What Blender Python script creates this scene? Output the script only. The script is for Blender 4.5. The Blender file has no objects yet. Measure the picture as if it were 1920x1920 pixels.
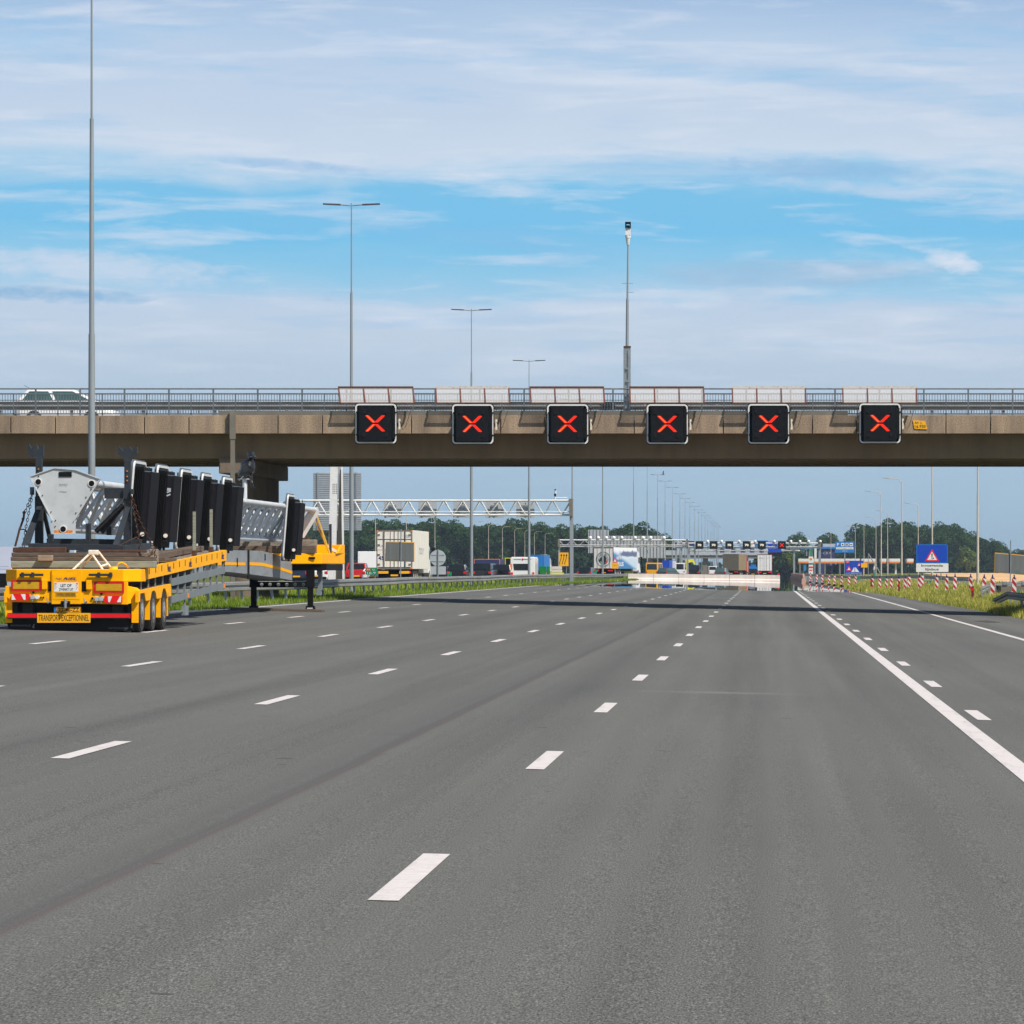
import bpy, math, random
import numpy as np
from mathutils import Vector, Matrix
R = math.radians
random.seed(7); rng = np.random.default_rng(7)
scn = bpy.context.scene
COL = scn.collection
# ------------------------------------------------------------------ camera
F, CX, CY, ZC = 7670.0, 1437.0, 1066.0, 1.535      # focal length and vanishing point in photo pixels, eye height
cam_d = bpy.data.cameras.new('camera'); cam = bpy.data.objects.new('camera', cam_d); COL.objects.link(cam)
cam.location = (0, 0, ZC); cam.rotation_euler = (R(90), 0, 0)
cam_d.sensor_width = 36; cam_d.lens = F/1920*36
cam_d.shift_x = (960-CX)/1920; cam_d.shift_y = (CY-960)/1920
cam_d.clip_start = 0.5; cam_d.clip_end = 12000
scn.camera = cam
# ------------------------------------------------------------------ light
SUN = Vector((0.48, -0.42, 0.80)).normalized()
w = bpy.data.worlds.new('World'); scn.world = w; w.use_nodes = True
nt = w.node_tree; nt.nodes.clear()
def N(t, **k):
    n = nt.nodes.new(t)
    for a, b in k.items(): setattr(n, a, b)
    return n
def L(a, b): nt.links.new(a, b)
def MA(op, a, b=None, c=None, clamp=False):
    n = N('ShaderNodeMath', operation=op); n.use_clamp = clamp
    for i, v in enumerate((a, b, c)):
        if v is None: continue
        if hasattr(v, 'links'): L(v, n.inputs[i])
        else: n.inputs[i].default_value = v
    return n.outputs[0]
def lin(c):
    return tuple(((v/255)/12.92 if v/255 <= .04045 else ((v/255+.055)/1.055)**2.4) for v in c)
def ramp(fac, stops, interp='LINEAR'):
    n = N('ShaderNodeValToRGB'); n.color_ramp.interpolation = interp
    e = n.color_ramp.elements
    while len(e) < len(stops): e.new(0.5)
    for i, (p, c) in enumerate(stops):
        e[i].position = p; e[i].color = (*c, 1) if len(c) == 3 else c
    if fac is not None: L(fac, n.inputs[0])
    return n.outputs[0]
def mixc(f, a, b, mode='MIX'):
    n = N('ShaderNodeMix', data_type='RGBA', blend_type=mode)
    for i, v in ((0, f), (6, a), (7, b)):
        if hasattr(v, 'links'): L(v, n.inputs[i])
        else: n.inputs[i].default_value = v if i == 0 else (*v, 1)
    return n.outputs[2]
sky = N('ShaderNodeTexSky'); sky.sky_type = 'NISHITA'; sky.sun_disc = False
sky.sun_elevation = math.asin(SUN.z); sky.sun_rotation = math.atan2(SUN.x, SUN.y)
sky.air_density = 1.0; sky.dust_density = 1.5; sky.ozone_density = 1.5
tc = N('ShaderNodeTexCoord'); sp = N('ShaderNodeSeparateXYZ'); L(tc.outputs['Generated'], sp.inputs[0])
hx = MA('ARCTAN2', sp.outputs[0], sp.outputs[1])
el = MA('ARCSINE', sp.outputs[2])
def skynoise(sa, se, detail, rough, off, dist=0.0):
    c = N('ShaderNodeCombineXYZ'); L(MA('MULTIPLY', hx, sa), c.inputs[0]); L(MA('MULTIPLY', el, se), c.inputs[1]); c.inputs[2].default_value = off
    n = N('ShaderNodeTexNoise'); n.inputs['Scale'].default_value = 1; n.inputs['Detail'].default_value = detail
    n.inputs['Roughness'].default_value = rough; n.inputs['Distortion'].default_value = dist; L(c.outputs[0], n.inputs['Vector'])
    return n.outputs[0]
warp = MA('MULTIPLY', MA('SUBTRACT', skynoise(17, 75, 7, .62, 3.1, .6), .5), .017)
warp2 = MA('MULTIPLY', MA('SUBTRACT', skynoise(6, 20, 2, .5, 4.4), .5), .020)
elw = MA('ADD', MA('ADD', el, warp), warp2)
def P(y): return (CY-y)/F/0.16
bands = [(1040, (164,193,215)), (880, (170,197,220)), (730, (184,204,224)), (620, (194,211,230)), (565, (190,210,232)),
         (535, (166,206,234)), (490, (147,202,234)), (420, (122,195,236)), (350, (126,195,235)), (318, (166,206,235)),
         (285, (203,219,237)), (220, (196,213,234)), (120, (186,208,233)), (20, (168,196,229)), (-150, (150,186,226))]
up = MA('DIVIDE', elw, .16, clamp=True)
bc = ramp(up, [(max(0, P(y)), lin(c)) for y, c in bands])
st = skynoise(22, 170, 6, .6, 1.7, .3)
mask = ramp(up, [(0, (0.0,)*3), (P(760), (.25,)*3), (P(600), (1,)*3), (P(0), (1,)*3)])
stw = ramp(st, [(.50, (0,)*3), (.72, (1,)*3)])
bc = mixc(MA('MULTIPLY', MA('MULTIPLY', stw, mask), .8), bc, lin((216,226,241)))
st2 = skynoise(14, 120, 5, .6, 6.2, .2)
stb = ramp(st2, [(.54, (0,)*3), (.76, (1,)*3)])
bc = mixc(MA('MULTIPLY', MA('MULTIPLY', stb, mask), .62), bc, lin((136,192,233)))
puff = skynoise(60, 210, 5, .6, 12.2, .5)
pf = ramp(puff, [(.64, (0,)*3), (.74, (1,)*3)])
pm = ramp(up, [(P(600), (0,)*3), (P(560), (1,)*3), (P(470), (1,)*3), (P(430), (0,)*3)])
bc = mixc(MA('MULTIPLY', MA('MULTIPLY', pf, pm), .5), bc, lin((160,188,218)))
def blob(cx_, cy_, rx_, ry_, tilt, k, colr, off):      # one separate small cloud
    global bc
    ax = (cx_-CX)/F; ae = (CY-cy_)/F
    dx_ = MA('SUBTRACT', hx, ax); de = MA('SUBTRACT', el, ae); u = MA('ADD', dx_, MA('MULTIPLY', de, tilt)); v = MA('SUBTRACT', de, MA('MULTIPLY', dx_, tilt))
    q = MA('ADD', MA('POWER', MA('DIVIDE', MA('ABSOLUTE', u), rx_/F), 2), MA('POWER', MA('DIVIDE', MA('ABSOLUTE', v), ry_/F), 2))
    q = MA('ADD', q, MA('MULTIPLY', MA('SUBTRACT', skynoise(120, 330, 5, .65, off, .5), .5), 2.6))
    f_ = MA('MULTIPLY', MA('SUBTRACT', 1, q, clamp=True), k)
    bc = mixc(f_, bc, lin(colr))
blob(1785, 492, 62, 26, -.35, 1.0, (214, 226, 242), 2.2)
blob(1500, 515, 330, 34, .0, .55, (160, 190, 220), 5.2)
blob(1560, 505, 60, 14, -.2, .6, (200, 216, 236), 7.2)
blob(200, 510, 300, 34, -.05, .7, (208, 220, 238), 8.8)
blob(130, 562, 190, 16, -.04, .8, (136, 184, 222), 9.9)
blob(1550, 320, 220, 22, -.06, .6, (140, 186, 226), 11.3)
blob(1660, 362, 300, 16, -.09, .7, (190, 212, 236), 13.1)
blob(560, 318, 170, 12, -.06, .7, (150, 192, 230), 15.1)
hi = MA('DIVIDE', MA('SUBTRACT', el, .13), .12, clamp=True)
EXPO = 0.25
bg1 = N('ShaderNodeBackground'); L(bc, bg1.inputs[0]); bg1.inputs[1].default_value = 1/2**EXPO
bg2 = N('ShaderNodeBackground'); L(sky.outputs[0], bg2.inputs[0]); bg2.inputs[1].default_value = 0.068
ms = N('ShaderNodeMixShader'); L(hi, ms.inputs[0]); L(bg1.outputs[0], ms.inputs[1]); L(bg2.outputs[0], ms.inputs[2])
wo = N('ShaderNodeOutputWorld'); L(ms.outputs[0], wo.inputs[0])
sd = bpy.data.lights.new('sun', 'SUN'); sd.energy = 4.65; sd.angle = R(.53); sd.color = (1.0, .94, .85)
so = bpy.data.objects.new('sun', sd); COL.objects.link(so); so.rotation_euler = SUN.to_track_quat('Z', 'Y').to_euler(); so.location = (0, 0, 60)
vs = scn.view_settings; vs.view_transform = 'Standard'; vs.look = 'None'; vs.exposure = EXPO; vs.gamma = 1; vs.use_curve_mapping = False
scn.cycles.max_bounces = 6; scn.cycles.transparent_max_bounces = 12
# ------------------------------------------------------------------ materials
def newmat(name):
    global nt
    m = bpy.data.materials.new(name); m.use_nodes = True; nt = m.node_tree; nt.nodes.clear()
    out = N('ShaderNodeOutputMaterial'); b = N('ShaderNodeBsdfPrincipled'); L(b.outputs[0], out.inputs[0])
    return m, b, out
def tex(scale, detail=4, rough=.55, stretch=None, dist=0):
    t = N('ShaderNodeTexCoord'); n = N('ShaderNodeTexNoise')
    n.inputs['Scale'].default_value = scale; n.inputs['Detail'].default_value = detail; n.inputs['Roughness'].default_value = rough
    n.inputs['Distortion'].default_value = dist
    if stretch:
        mp = N('ShaderNodeMapping'); mp.inputs['Scale'].default_value = stretch; L(t.outputs['Object'], mp.inputs[0]); L(mp.outputs[0], n.inputs['Vector'])
    else: L(t.outputs['Object'], n.inputs['Vector'])
    return n.outputs[0]
def sc(c, k): return tuple(min(1, v*k) for v in c)
def mat(name, rgb, rough=.55, metal=0.0, var=.18, scale=3.0, stretch=None, bump=0.0, dirt=None, emit=0, coat=0, spec=.4):
    """painted / plain surface: base colour broken up by two noises, optional dirt blotches"""
    m, b, out = newmat(name); c = lin(rgb)
    n1 = tex(scale, 6, .6, stretch)
    col = ramp(n1, [(.3, sc(c, 1-var)), (.7, sc(c, 1+var))])
    if dirt:
        n2 = tex(scale*2.3, 8, .7, stretch)
        col = mixc(ramp(n2, [(.52, (0,)*3), (.68, (dirt[1],)*3)]), col, lin(dirt[0]))
    L(col, b.inputs['Base Color'])
    b.inputs['Roughness'].default_value = rough; b.inputs['Metallic'].default_value = metal
    b.inputs['Coat Weight'].default_value = coat; b.inputs['Specular IOR Level'].default_value = spec
    if bump:
        bn = N('ShaderNodeBump'); bn.inputs['Strength'].default_value = bump; bn.inputs['Distance'].default_value = .02
        L(tex(scale*8, 4, .6), bn.inputs['Height']); L(bn.outputs[0], b.inputs['Normal'])
    if emit:
        L(col, b.inputs['Emission Color']); b.inputs['Emission Strength'].default_value = emit
    return m
def mirage(m, base_shader, out, thr=.0054):
    """hot air over the asphalt: past a critical grazing angle the surface mirrors what stands behind it"""
    g = N('ShaderNodeNewGeometry'); t = N('ShaderNodeTexCoord'); mp = N('ShaderNodeMapping'); mp.inputs['Scale'].default_value = (.09, .022, .05)
    L(t.outputs['Object'], mp.inputs[0])
    n = N('ShaderNodeTexNoise'); n.inputs['Scale'].default_value = 1.3; n.inputs['Detail'].default_value = 5; n.inputs['Roughness'].default_value = .65; L(mp.outputs[0], n.inputs['Vector'])
    d = N('ShaderNodeVectorMath', operation='DOT_PRODUCT'); L(g.outputs['Incoming'], d.inputs[0]); L(g.outputs['Normal'], d.inputs[1])
    dv = MA('ABSOLUTE', d.outputs['Value']); dv = MA('ADD', dv, MA('MULTIPLY', MA('SUBTRACT', n.outputs[0], .5), .0009))
    f = MA('DIVIDE', MA('SUBTRACT', thr+.00012, dv), .00024, clamp=True)
    cm = N('ShaderNodeCombineXYZ'); L(MA('MULTIPLY', MA('SUBTRACT', n.outputs[0], .5), .0021), cm.inputs[1])
    ad = N('ShaderNodeVectorMath', operation='ADD'); L(g.outputs['Normal'], ad.inputs[0]); L(cm.outputs[0], ad.inputs[1])
    gl = N('ShaderNodeBsdfGlossy'); gl.inputs['Roughness'].default_value = 0; gl.inputs['Color'].default_value = (.93, .94, .95, 1); L(ad.outputs[0], gl.inputs['Normal'])
    mx = N('ShaderNodeMixShader'); L(f, mx.inputs[0]); L(base_shader, mx.inputs[1]); L(gl.outputs[0], mx.inputs[2]); L(mx.outputs[0], out.inputs[0])
M = {}
def asphalt(name, base, mir=True):
    m, b, out = newmat(name); c = lin(base)
    g1 = tex(1, 2, .7, (120, 27, 120)); g2 = tex(260, 1, .5); g3 = tex(1, 2, .7, (120, 30, 120))
    gr = ramp(g1, [(.28, sc(c, .30)), (.46, sc(c, .90)), (.56, sc(c, 1.14)), (.74, sc(c, 2.2))])
    gr = mixc(1, gr, ramp(g3, [(.3, (.7,)*3), (.7, (1.3,)*3)]), 'MULTIPLY')
    lanes = tex(1, 4, .6, (1.15, .012, 1)); big = tex(.18, 5, .6, (1, .25, 1)); fine = tex(1, 3, .5, (5, .05, 1))
    col = mixc(1, gr, ramp(lanes, [(.25, (.80,)*3), (.75, (1.2, 1.19, 1.17))]), 'MULTIPLY')
    col = mixc(1, col, ramp(big, [(.3, (.88, .89, .9)), (.7, (1.1, 1.09, 1.07))]), 'MULTIPLY')
    col = mixc(.8, col, ramp(fine, [(.3, (.93,)*3), (.7, (1.07,)*3)]), 'MULTIPLY')
    sp2 = tex(30, 4, .8)
    col = mixc(ramp(sp2, [(.70, (0,)*3), (.78, (.35,)*3)]), col, lin((120, 95, 85)))
    # paving joint between two asphalt strips, worn reddish
    t = N('ShaderNodeTexCoord'); s = N('ShaderNodeSeparateXYZ'); L(t.outputs['Object'], s.inputs[0])
    wob = MA('MULTIPLY', MA('SUBTRACT', tex(1, 3, .6, (.3, .15, 1)), .5), .12)
    xx = MA('ADD', s.outputs[0], wob)
    # lighter polished wheel tracks, two per lane, uneven along the road
    ph = MA('SINE', MA('MULTIPLY', MA('ADD', s.outputs[0], .07), 2*math.pi/1.75)); trk = MA('MULTIPLY', MA('ADD', MA('MULTIPLY', ph, .5), .5), MA('MULTIPLY', tex(1, 3, .6, (.25, .02, 1)), 1.0))
    col = mixc(MA('MULTIPLY', trk, .30), col, lin((122, 121, 118)))
    # pale transverse scrape and a few oil drips
    dy = MA('SUBTRACT', 1, MA('DIVIDE', MA('ABSOLUTE', MA('SUBTRACT', s.outputs[1], MA('ADD', 50.2, MA('MULTIPLY', s.outputs[0], .12)))), .55), clamp=True); dx0 = MA('SUBTRACT', 1, MA('DIVIDE', MA('ABSOLUTE', MA('ADD', s.outputs[0], .55)), 1.2), clamp=True)
    col = mixc(MA('MULTIPLY', MA('MULTIPLY', dy, dx0), .45), col, lin((140, 134, 128)))
    col = mixc(ramp(tex(1, 5, .75, (.9, .09, 1)), [(.60, (0,)*3), (.72, (.35,)*3)]), col, lin((84, 84, 84)))
    col = mixc(ramp(tex(3.1, 2, .5), [(.735, (0,)*3), (.76, (.7,)*3)]), col, lin((52, 51, 50)))
    for jx, wd, k, cc in ((-3.06, .05, .6, (84, 68, 66)), (-3.12, .07, .6, (72, 70, 70)), (-3.22, .30, .5, (78, 78, 77)), (1.98, .03, .3, (90, 88, 86)), (-6.9, .06, .25, (92, 92, 92)), (6.5, .05, .4, (84, 84, 84)), (-13.8, .05, .3, (88, 88, 88))):
        f = MA('MULTIPLY', MA('SUBTRACT', 1, MA('DIVIDE', MA('ABSOLUTE', MA('SUBTRACT', xx, jx)), wd), clamp=True), k)
        col = mixc(f, col, lin(cc))
    L(col, b.inputs['Base Color']); b.inputs['Roughness'].default_value = .82; b.inputs['Specular IOR Level'].default_value = .35
    bn = N('ShaderNodeBump'); bn.inputs['Strength'].default_value = .35; bn.inputs['Distance'].default_value = .004; L(g2, bn.inputs['Height']); L(bn.outputs[0], b.inputs['Normal'])
    if mir: mirage(m, b.outputs[0], out)
    return m
M['asphalt'] = asphalt('asphalt', (89.5, 90, 87))
M['asphalt2'] = asphalt('asphalt_left', (94, 93, 88), False)
m, b, out = newmat('road_paint'); c = lin((208, 202, 200))
col = ramp(tex(14, 6, .7), [(.3, sc(c, .88)), (.7, sc(c, 1.08))])
col = mixc(ramp(tex(45, 4, .8), [(.56, (0,)*3), (.72, (.55,)*3)]), col, lin((126, 123, 120)))
col = mixc(ramp(tex(1, 5, .7, (6, .7, 1)), [(.52, (0,)*3), (.70, (.4,)*3)]), col, lin((150, 146, 142)))
wv = N('ShaderNodeTexWave'); wv.wave_type = 'BANDS'; wv.bands_direction = 'Y'; wv.inputs['Scale'].default_value = .65; wv.inputs['Distortion'].default_value = .6
t = N('ShaderNodeTexCoord'); L(t.outputs['Object'], wv.inputs['Vector'])
col = mixc(ramp(wv.outputs['Fac'], [(.965, (0,)*3), (.99, (.09,)*3)]), col, lin((140, 125, 120)))
L(col, b.inputs['Base Color']); b.inputs['Roughness'].default_value = .6
mirage(m, b.outputs[0], out); M['paint'] = m
def ground_mat(name, cols, sc1, sc2):
    m, b, out = newmat(name)
    a = ramp(tex(sc1, 8, .7), [(.28, lin(cols[0])), (.48, lin(cols[1])), (.7, lin(cols[2]))])
    col = mixc(1, a, ramp(tex(sc2, 3, .6), [(.3, (.75,)*3), (.7, (1.25,)*3)]), 'MULTIPLY')
    L(col, b.inputs['Base Color']); b.inputs['Roughness'].default_value = 1; b.inputs['Specular IOR Level'].default_value = .1
    return m
M['soil'] = ground_mat('meadow', ((58, 70, 30), (86, 96, 42), (120, 118, 62)), .8, .05)
M['wheat'] = ground_mat('wheat', ((180, 142, 98), (206, 168, 124), (222, 188, 146)), .25, .03)
def blade_mat(name, cols):
    m, b, out = newmat(name)
    at = N('ShaderNodeAttribute'); at.attribute_name = 'tint'
    col = ramp(at.outputs['Fac'], [(i/(len(cols)-1), lin(c)) for i, c in enumerate(cols)])
    col = mixc(1, col, ramp(tex(.35, 4, .6), [(.3, (.78,)*3), (.7, (1.22,)*3)]), 'MULTIPLY')
    L(col, b.inputs['Base Color']); b.inputs['Roughness'].default_value = .8; b.inputs['Specular IOR Level'].default_value = .15
    tr = N('ShaderNodeBsdfTranslucent'); L(col, tr.inputs[0]); mx = N('ShaderNodeMixShader'); mx.inputs[0].default_value = .35
    L(b.outputs[0], mx.inputs[1]); L(tr.outputs[0], mx.inputs[2]); L(mx.outputs[0], out.inputs[0])
    return m
M['grass_l'] = blade_mat('verge_grass', ((66, 92, 28), (96, 124, 38), (128, 154, 52), (158, 174, 74), (190, 182, 100)))
M['grass_r'] = blade_mat('meadow_grass', ((84, 108, 34), (124, 138, 48), (166, 166, 72), (202, 190, 100), (236, 222, 140)))
M['leaf'] = blade_mat('leaves', ((22, 42, 20), (36, 62, 28), (54, 84, 36), (82, 112, 46)))
M['leaf2'] = blade_mat('leaves_light', ((50, 70, 26), (74, 94, 36), (98, 116, 46), (124, 136, 58)))
M['bark'] = mat('bark', (70, 60, 48), .9)
# pebbled concrete of the bridge
def concrete(name, rgb, peb=.5, streak=.5, spots=True):
    m, b, out = newmat(name); c = lin(rgb)
    col = ramp(tex(26, 5, .75), [(.30, sc(c, 1-.8*peb)), (.46, sc(c, 1-.15*peb)), (.62, sc(c, 1+.3*peb)), (.8, sc(c, 1+.9*peb))])
    col = mixc(1, col, ramp(tex(1, 5, .65, (1.6, 1, .18)), [(.3, (1-.45*streak,)*3), (.68, (1+.35*streak, 1+.3*streak, 1+.2*streak))]), 'MULTIPLY')
    col = mixc(1, col, ramp(tex(.35, 3, .6), [(.3, (.86,)*3), (.7, (1.14,)*3)]), 'MULTIPLY')
    if spots: col = mixc(ramp(tex(1, 7, .8, (3, 1, 1.2)), [(.62, (0,)*3), (.72, (.5,)*3)]), col, lin((52, 46, 40)))
    L(col, b.inputs['Base Color']); b.inputs['Roughness'].default_value = .9
    bn = N('ShaderNodeBump'); bn.inputs['Strength'].default_value = .5; bn.inputs['Distance'].default_value = .02; L(tex(30, 4, .7), bn.inputs['Height']); L(bn.outputs[0], b.inputs['Normal'])
    return m
M['fascia'] = concrete('pebble_concrete', (150, 132, 114), .95, .95)
M['girder'] = concrete('smooth_concrete', (140, 118, 94), .2, .4, False)
M['pierc'] = concrete('pier_concrete', (118, 104, 92), .35, .4)
M['lightconc'] = concrete('light_concrete', (214, 203, 195), .1, .2, False)
M['brownconc'] = concrete('brown_concrete', (190, 150, 130), .1, .2, False)
M['steelbeam'] = mat('grey_steel', (120, 114, 104), .6, .2, .15, 2)
M['galv'] = mat('galvanised', (158, 164, 168), .42, .55, .16, 5, dirt=((120, 122, 120), .5))
M['galvr'] = mat('galvanised_rail', (150, 150, 148), .5, .35, .16, 1.2, (1, .2, 1), dirt=((118, 104, 90), .5))
M['galv_shade'] = mat('galvanised_shaded', (96, 98, 100), .55, .3, .2, 1.2, (1, .2, 1), dirt=((60, 56, 52), .5))  # darker copy of the rail metal: shade on the near rail put into the colour
M['rail'] = mat('railing_steel', (112, 120, 126), .5, .4, .2, 6)
M['railw'] = mat('railing_worn', (150, 152, 150), .6, .2, .3, 4, dirt=((92, 70, 56), .7))
M['mast'] = mat('mast_paint', (146, 153, 158), .5, .25, .1, 1.5, (1, 1, .25), dirt=((140, 136, 128), .4))
M['mast2'] = mat('mast_beige', (186, 176, 164), .6, .0, .1, 1.5)
M['white'] = mat('white_paint', (222, 222, 220), .45, 0, .06, 2, dirt=((170, 165, 158), .35))
M['whitecar'] = mat('white_car_paint', (228, 228, 228), .3, 0, .03, 1, coat=.5)
M['blackcar'] = mat('black_car_paint', (22, 24, 28), .25, 0, .1, 1, coat=.6)
M['darkblue'] = mat('dark_blue_paint', (28, 36, 58), .25, 0, .1, 1, coat=.6)
M['greycar'] = mat('grey_car_paint', (86, 90, 94), .3, .3, .1, 1, coat=.5)
M['redcar'] = mat('red_car_paint', (190, 24, 34), .3, 0, .06, 1, coat=.5)
M['glass'] = mat('dark_glass', (24, 28, 30), .08, 0, .2, 1, spec=.7)
M['glassg'] = mat('green_glass', (62, 88, 86), .08, 0, .2, 1, spec=.7)
M['tyre'] = mat('tyre_rubber', (46, 44, 43), .85, 0, .25, 8, bump=.3)
M['rim'] = mat('rim_metal', (176, 168, 158), .5, .3, .3, 6, dirt=((90, 74, 60), .6))
M['rimd'] = mat('dusty_rim', (96, 86, 78), .7, .1, .35, 6, dirt=((150, 136, 122), .5))
M['black'] = mat('black_paint', (16, 17, 19), .6, 0, .3, 4, spec=.15)
M['led'] = mat('signal_black', (9, 10, 13), .45, 0, .3, 5, spec=.3)
M['blackt'] = mat('textured_black', (28, 28, 33), .85, 0, .3, 40, dirt=((70, 70, 76), .35), spec=.12)
M['bluegrey'] = mat('blue_grey_metal', (84, 94, 106), .55, .1, .12, 5)
M['rubber'] = mat('mudflap', (16, 16, 18), .7, 0, .3, 3)
M['yellow'] = mat('trailer_yellow', (255, 176, 4), .5, 0, .06, 2.2, (1, 1, 3), dirt=((204, 130, 16), .3), spec=.12)
M['signyel'] = mat('sign_yellow', (238, 172, 20), .5, 0, .06, 3)
M['board'] = mat('reflector_yellow', (196, 150, 20), .4, 0, .15, 12)
M['red'] = mat('reflective_red', (196, 22, 28), .4, 0, .1, 8)
M['paneld'] = mat('dusty_white', (216, 216, 214), .6, 0, .1, 4)
M['redd'] = mat('dull_red', (182, 28, 34), .6, 0, .12, 8, dirt=((130, 50, 46), .4))
M['redb'] = mat('bright_red', (226, 16, 20), .35, 0, .08, 8)
M['orange'] = mat('orange_band', (232, 130, 50), .5, 0, .1, 3)
M['blue'] = mat('sign_blue', (14, 66, 176), .45, 0, .05, 3)
M['blue2'] = mat('light_blue', (30, 116, 190), .45, 0, .1, 3)
M['navy'] = mat('navy', (42, 44, 92), .5, 0, .15, 3)
M['green'] = mat('sign_green', (10, 128, 92), .45, 0, .1, 3)
M['dgreen'] = mat('green_steel', (10, 118, 40), .5, 0, .12, 3)
M['frame'] = mat('anthracite', (44, 51, 58), .5, .1, .18, 5, dirt=((96, 70, 58), .35))
M['wood'] = mat('weathered_wood', (138, 126, 112), .85, 0, .3, 5, (1, .15, 4), .3, dirt=((80, 64, 52), .6))
M['woodg'] = mat('grey_green_beam', (140, 142, 126), .85, 0, .2, 5, (.3, 1, 4), .3, dirt=((94, 80, 62), .6))
M['woodd'] = mat('dark_wood', (96, 82, 70), .85, 0, .35, 5, (.4, 1, 4), .3, dirt=((50, 40, 34), .7))
M['rustb'] = mat('rust_brown', (82, 56, 44), .85, 0, .35, 8, bump=.3)
M['rust'] = mat('chain_rust', (86, 58, 44), .8, .2, .4, 20)
M['orust'] = mat('orange_rust', (206, 128, 52), .85, 0, .3, 10, dirt=((120, 70, 40), .7))
M['truss'] = mat('truss_white', (196, 200, 204), .45, 0, .08, 2, dirt=((150, 145, 132), .4))
M['plate'] = mat('truss_plate', (186, 192, 196), .5, 0, .07, 1.6, dirt=((160, 166, 168), .5))
M['cream'] = mat('chipped_cream', (222, 216, 202), .7, 0, .15, 12, dirt=((150, 112, 84), .7))
M['greybeam'] = mat('gooseneck_grey', (136, 141, 145), .5, 0, .12, 2.5, (1, .3, 1), dirt=((88, 88, 86), .5))
M['sidegrey'] = mat('side_guard_grey', (116, 123, 126), .5, 0, .1, 3)
M['plastic'] = mat('black_plastic_wrap', (24, 25, 30), .22, 0, .3, 6, bump=.8, spec=.8)
M['strap'] = mat('yellow_strap', (236, 196, 30), .7, 0, .15, 8)
M['strapd'] = mat('faded_strap', (190, 156, 62), .7, 0, .2, 8)
M['signback'] = mat('sign_back', (170, 176, 182), .6, .1, .1, 1.5)
M['signgrey'] = mat('temporary_sign_back', (104, 107, 108), .65, .1, .12, 1.2, (4, 1, .3))
M['text'] = mat('black_lettering', (16, 16, 20), .6)
M['textg'] = mat('grey_lettering', (120, 122, 124), .6)
M['textn'] = mat('navy_lettering', (24, 24, 96), .5)
M['contw'] = mat('container_cream', (230, 225, 216), .6, 0, .08, 1.5, (3, 3, .3), dirt=((176, 150, 118), .5))
M['contb'] = mat('container_brown', (98, 92, 78), .7, 0, .15, 2)
M['conts'] = mat('container_rusty', (140, 122, 92), .7, 0, .3, 2.5, (3, 3, .5), dirt=((84, 88, 92), .7))
M['maroon'] = mat('maroon_frame', (110, 30, 34), .5, 0, .15, 2)
M['lampglow'] = mat('lamp_white', (235, 235, 235), .3, 0, .02, 2)
M['silver'] = mat('silver_paint', (196, 200, 204), .3, .2, .04, 1, coat=.4)
M['lilac'] = mat('pale_lilac_paint', (150, 157, 174), .4, 0, .04, 1)
M['lime'] = mat('lime_yellow', (222, 214, 20), .5, 0, .1, 2)
def emis(name, rgb, s):
    m, b, out = newmat(name); e = N('ShaderNodeEmission'); e.inputs[0].default_value = (*rgb, 1); e.inputs[1].default_value = s; L(e.outputs[0], out.inputs[0]); return m
M['ledred'] = emis('led_red', (1.0, .03, .015), 1.3)
M['ledora'] = emis('led_orange', (1.0, .26, .06), 1.4)
M['ledwhite'] = emis('led_white', (1, .92, .7), .9)
m, b, out = newmat('wire_mesh')
c = lin((196, 190, 184)); L(ramp(tex(30, 3, .6), [(.3, sc(c, .8)), (.7, sc(c, 1.1))]), b.inputs['Base Color']); b.inputs['Alpha'].default_value = .5; b.inputs['Roughness'].default_value = .8
M['mesh'] = m
m, b, out = newmat('picture_side')    # painted landscape curtain of the far truck
t = N('ShaderNodeTexCoord'); s = N('ShaderNodeSeparateXYZ'); L(t.outputs['Object'], s.inputs[0])
nz = MA('SUBTRACT', tex(.5, 6, .7), .5); uq = MA('DIVIDE', s.outputs[1], 13); vq = MA('DIVIDE', MA('SUBTRACT', s.outputs[2], 1.15), 2.8)
col = ramp(MA('ADD', vq, MA('MULTIPLY', nz, .3)), [(.40, lin((190, 208, 222))), (.56, lin((216, 224, 232))), (.60, lin((150, 170, 196))), (.75, lin((206, 216, 228))), (.85, lin((234, 236, 238)))])
mtn = MA('MULTIPLY', MA('SUBTRACT', 1, MA('MULTIPLY', MA('ABSOLUTE', MA('SUBTRACT', MA('ADD', vq, MA('MULTIPLY', nz, .35)), .67)), 7), clamp=True), MA('MULTIPLY', MA('SUBTRACT', uq, .25), 5, clamp=True))
col = mixc(MA('MULTIPLY', mtn, 2.2, clamp=True), col, lin((92, 106, 138)))
sea = MA('MULTIPLY', MA('SUBTRACT', MA('SUBTRACT', .62, vq), MA('MULTIPLY', MA('SUBTRACT', uq, .25), .75)), 6, clamp=True)
col = mixc(sea, col, lin((58, 124, 178)))
L(col, b.inputs['Base Color'])
M['picture'] = m
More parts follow.
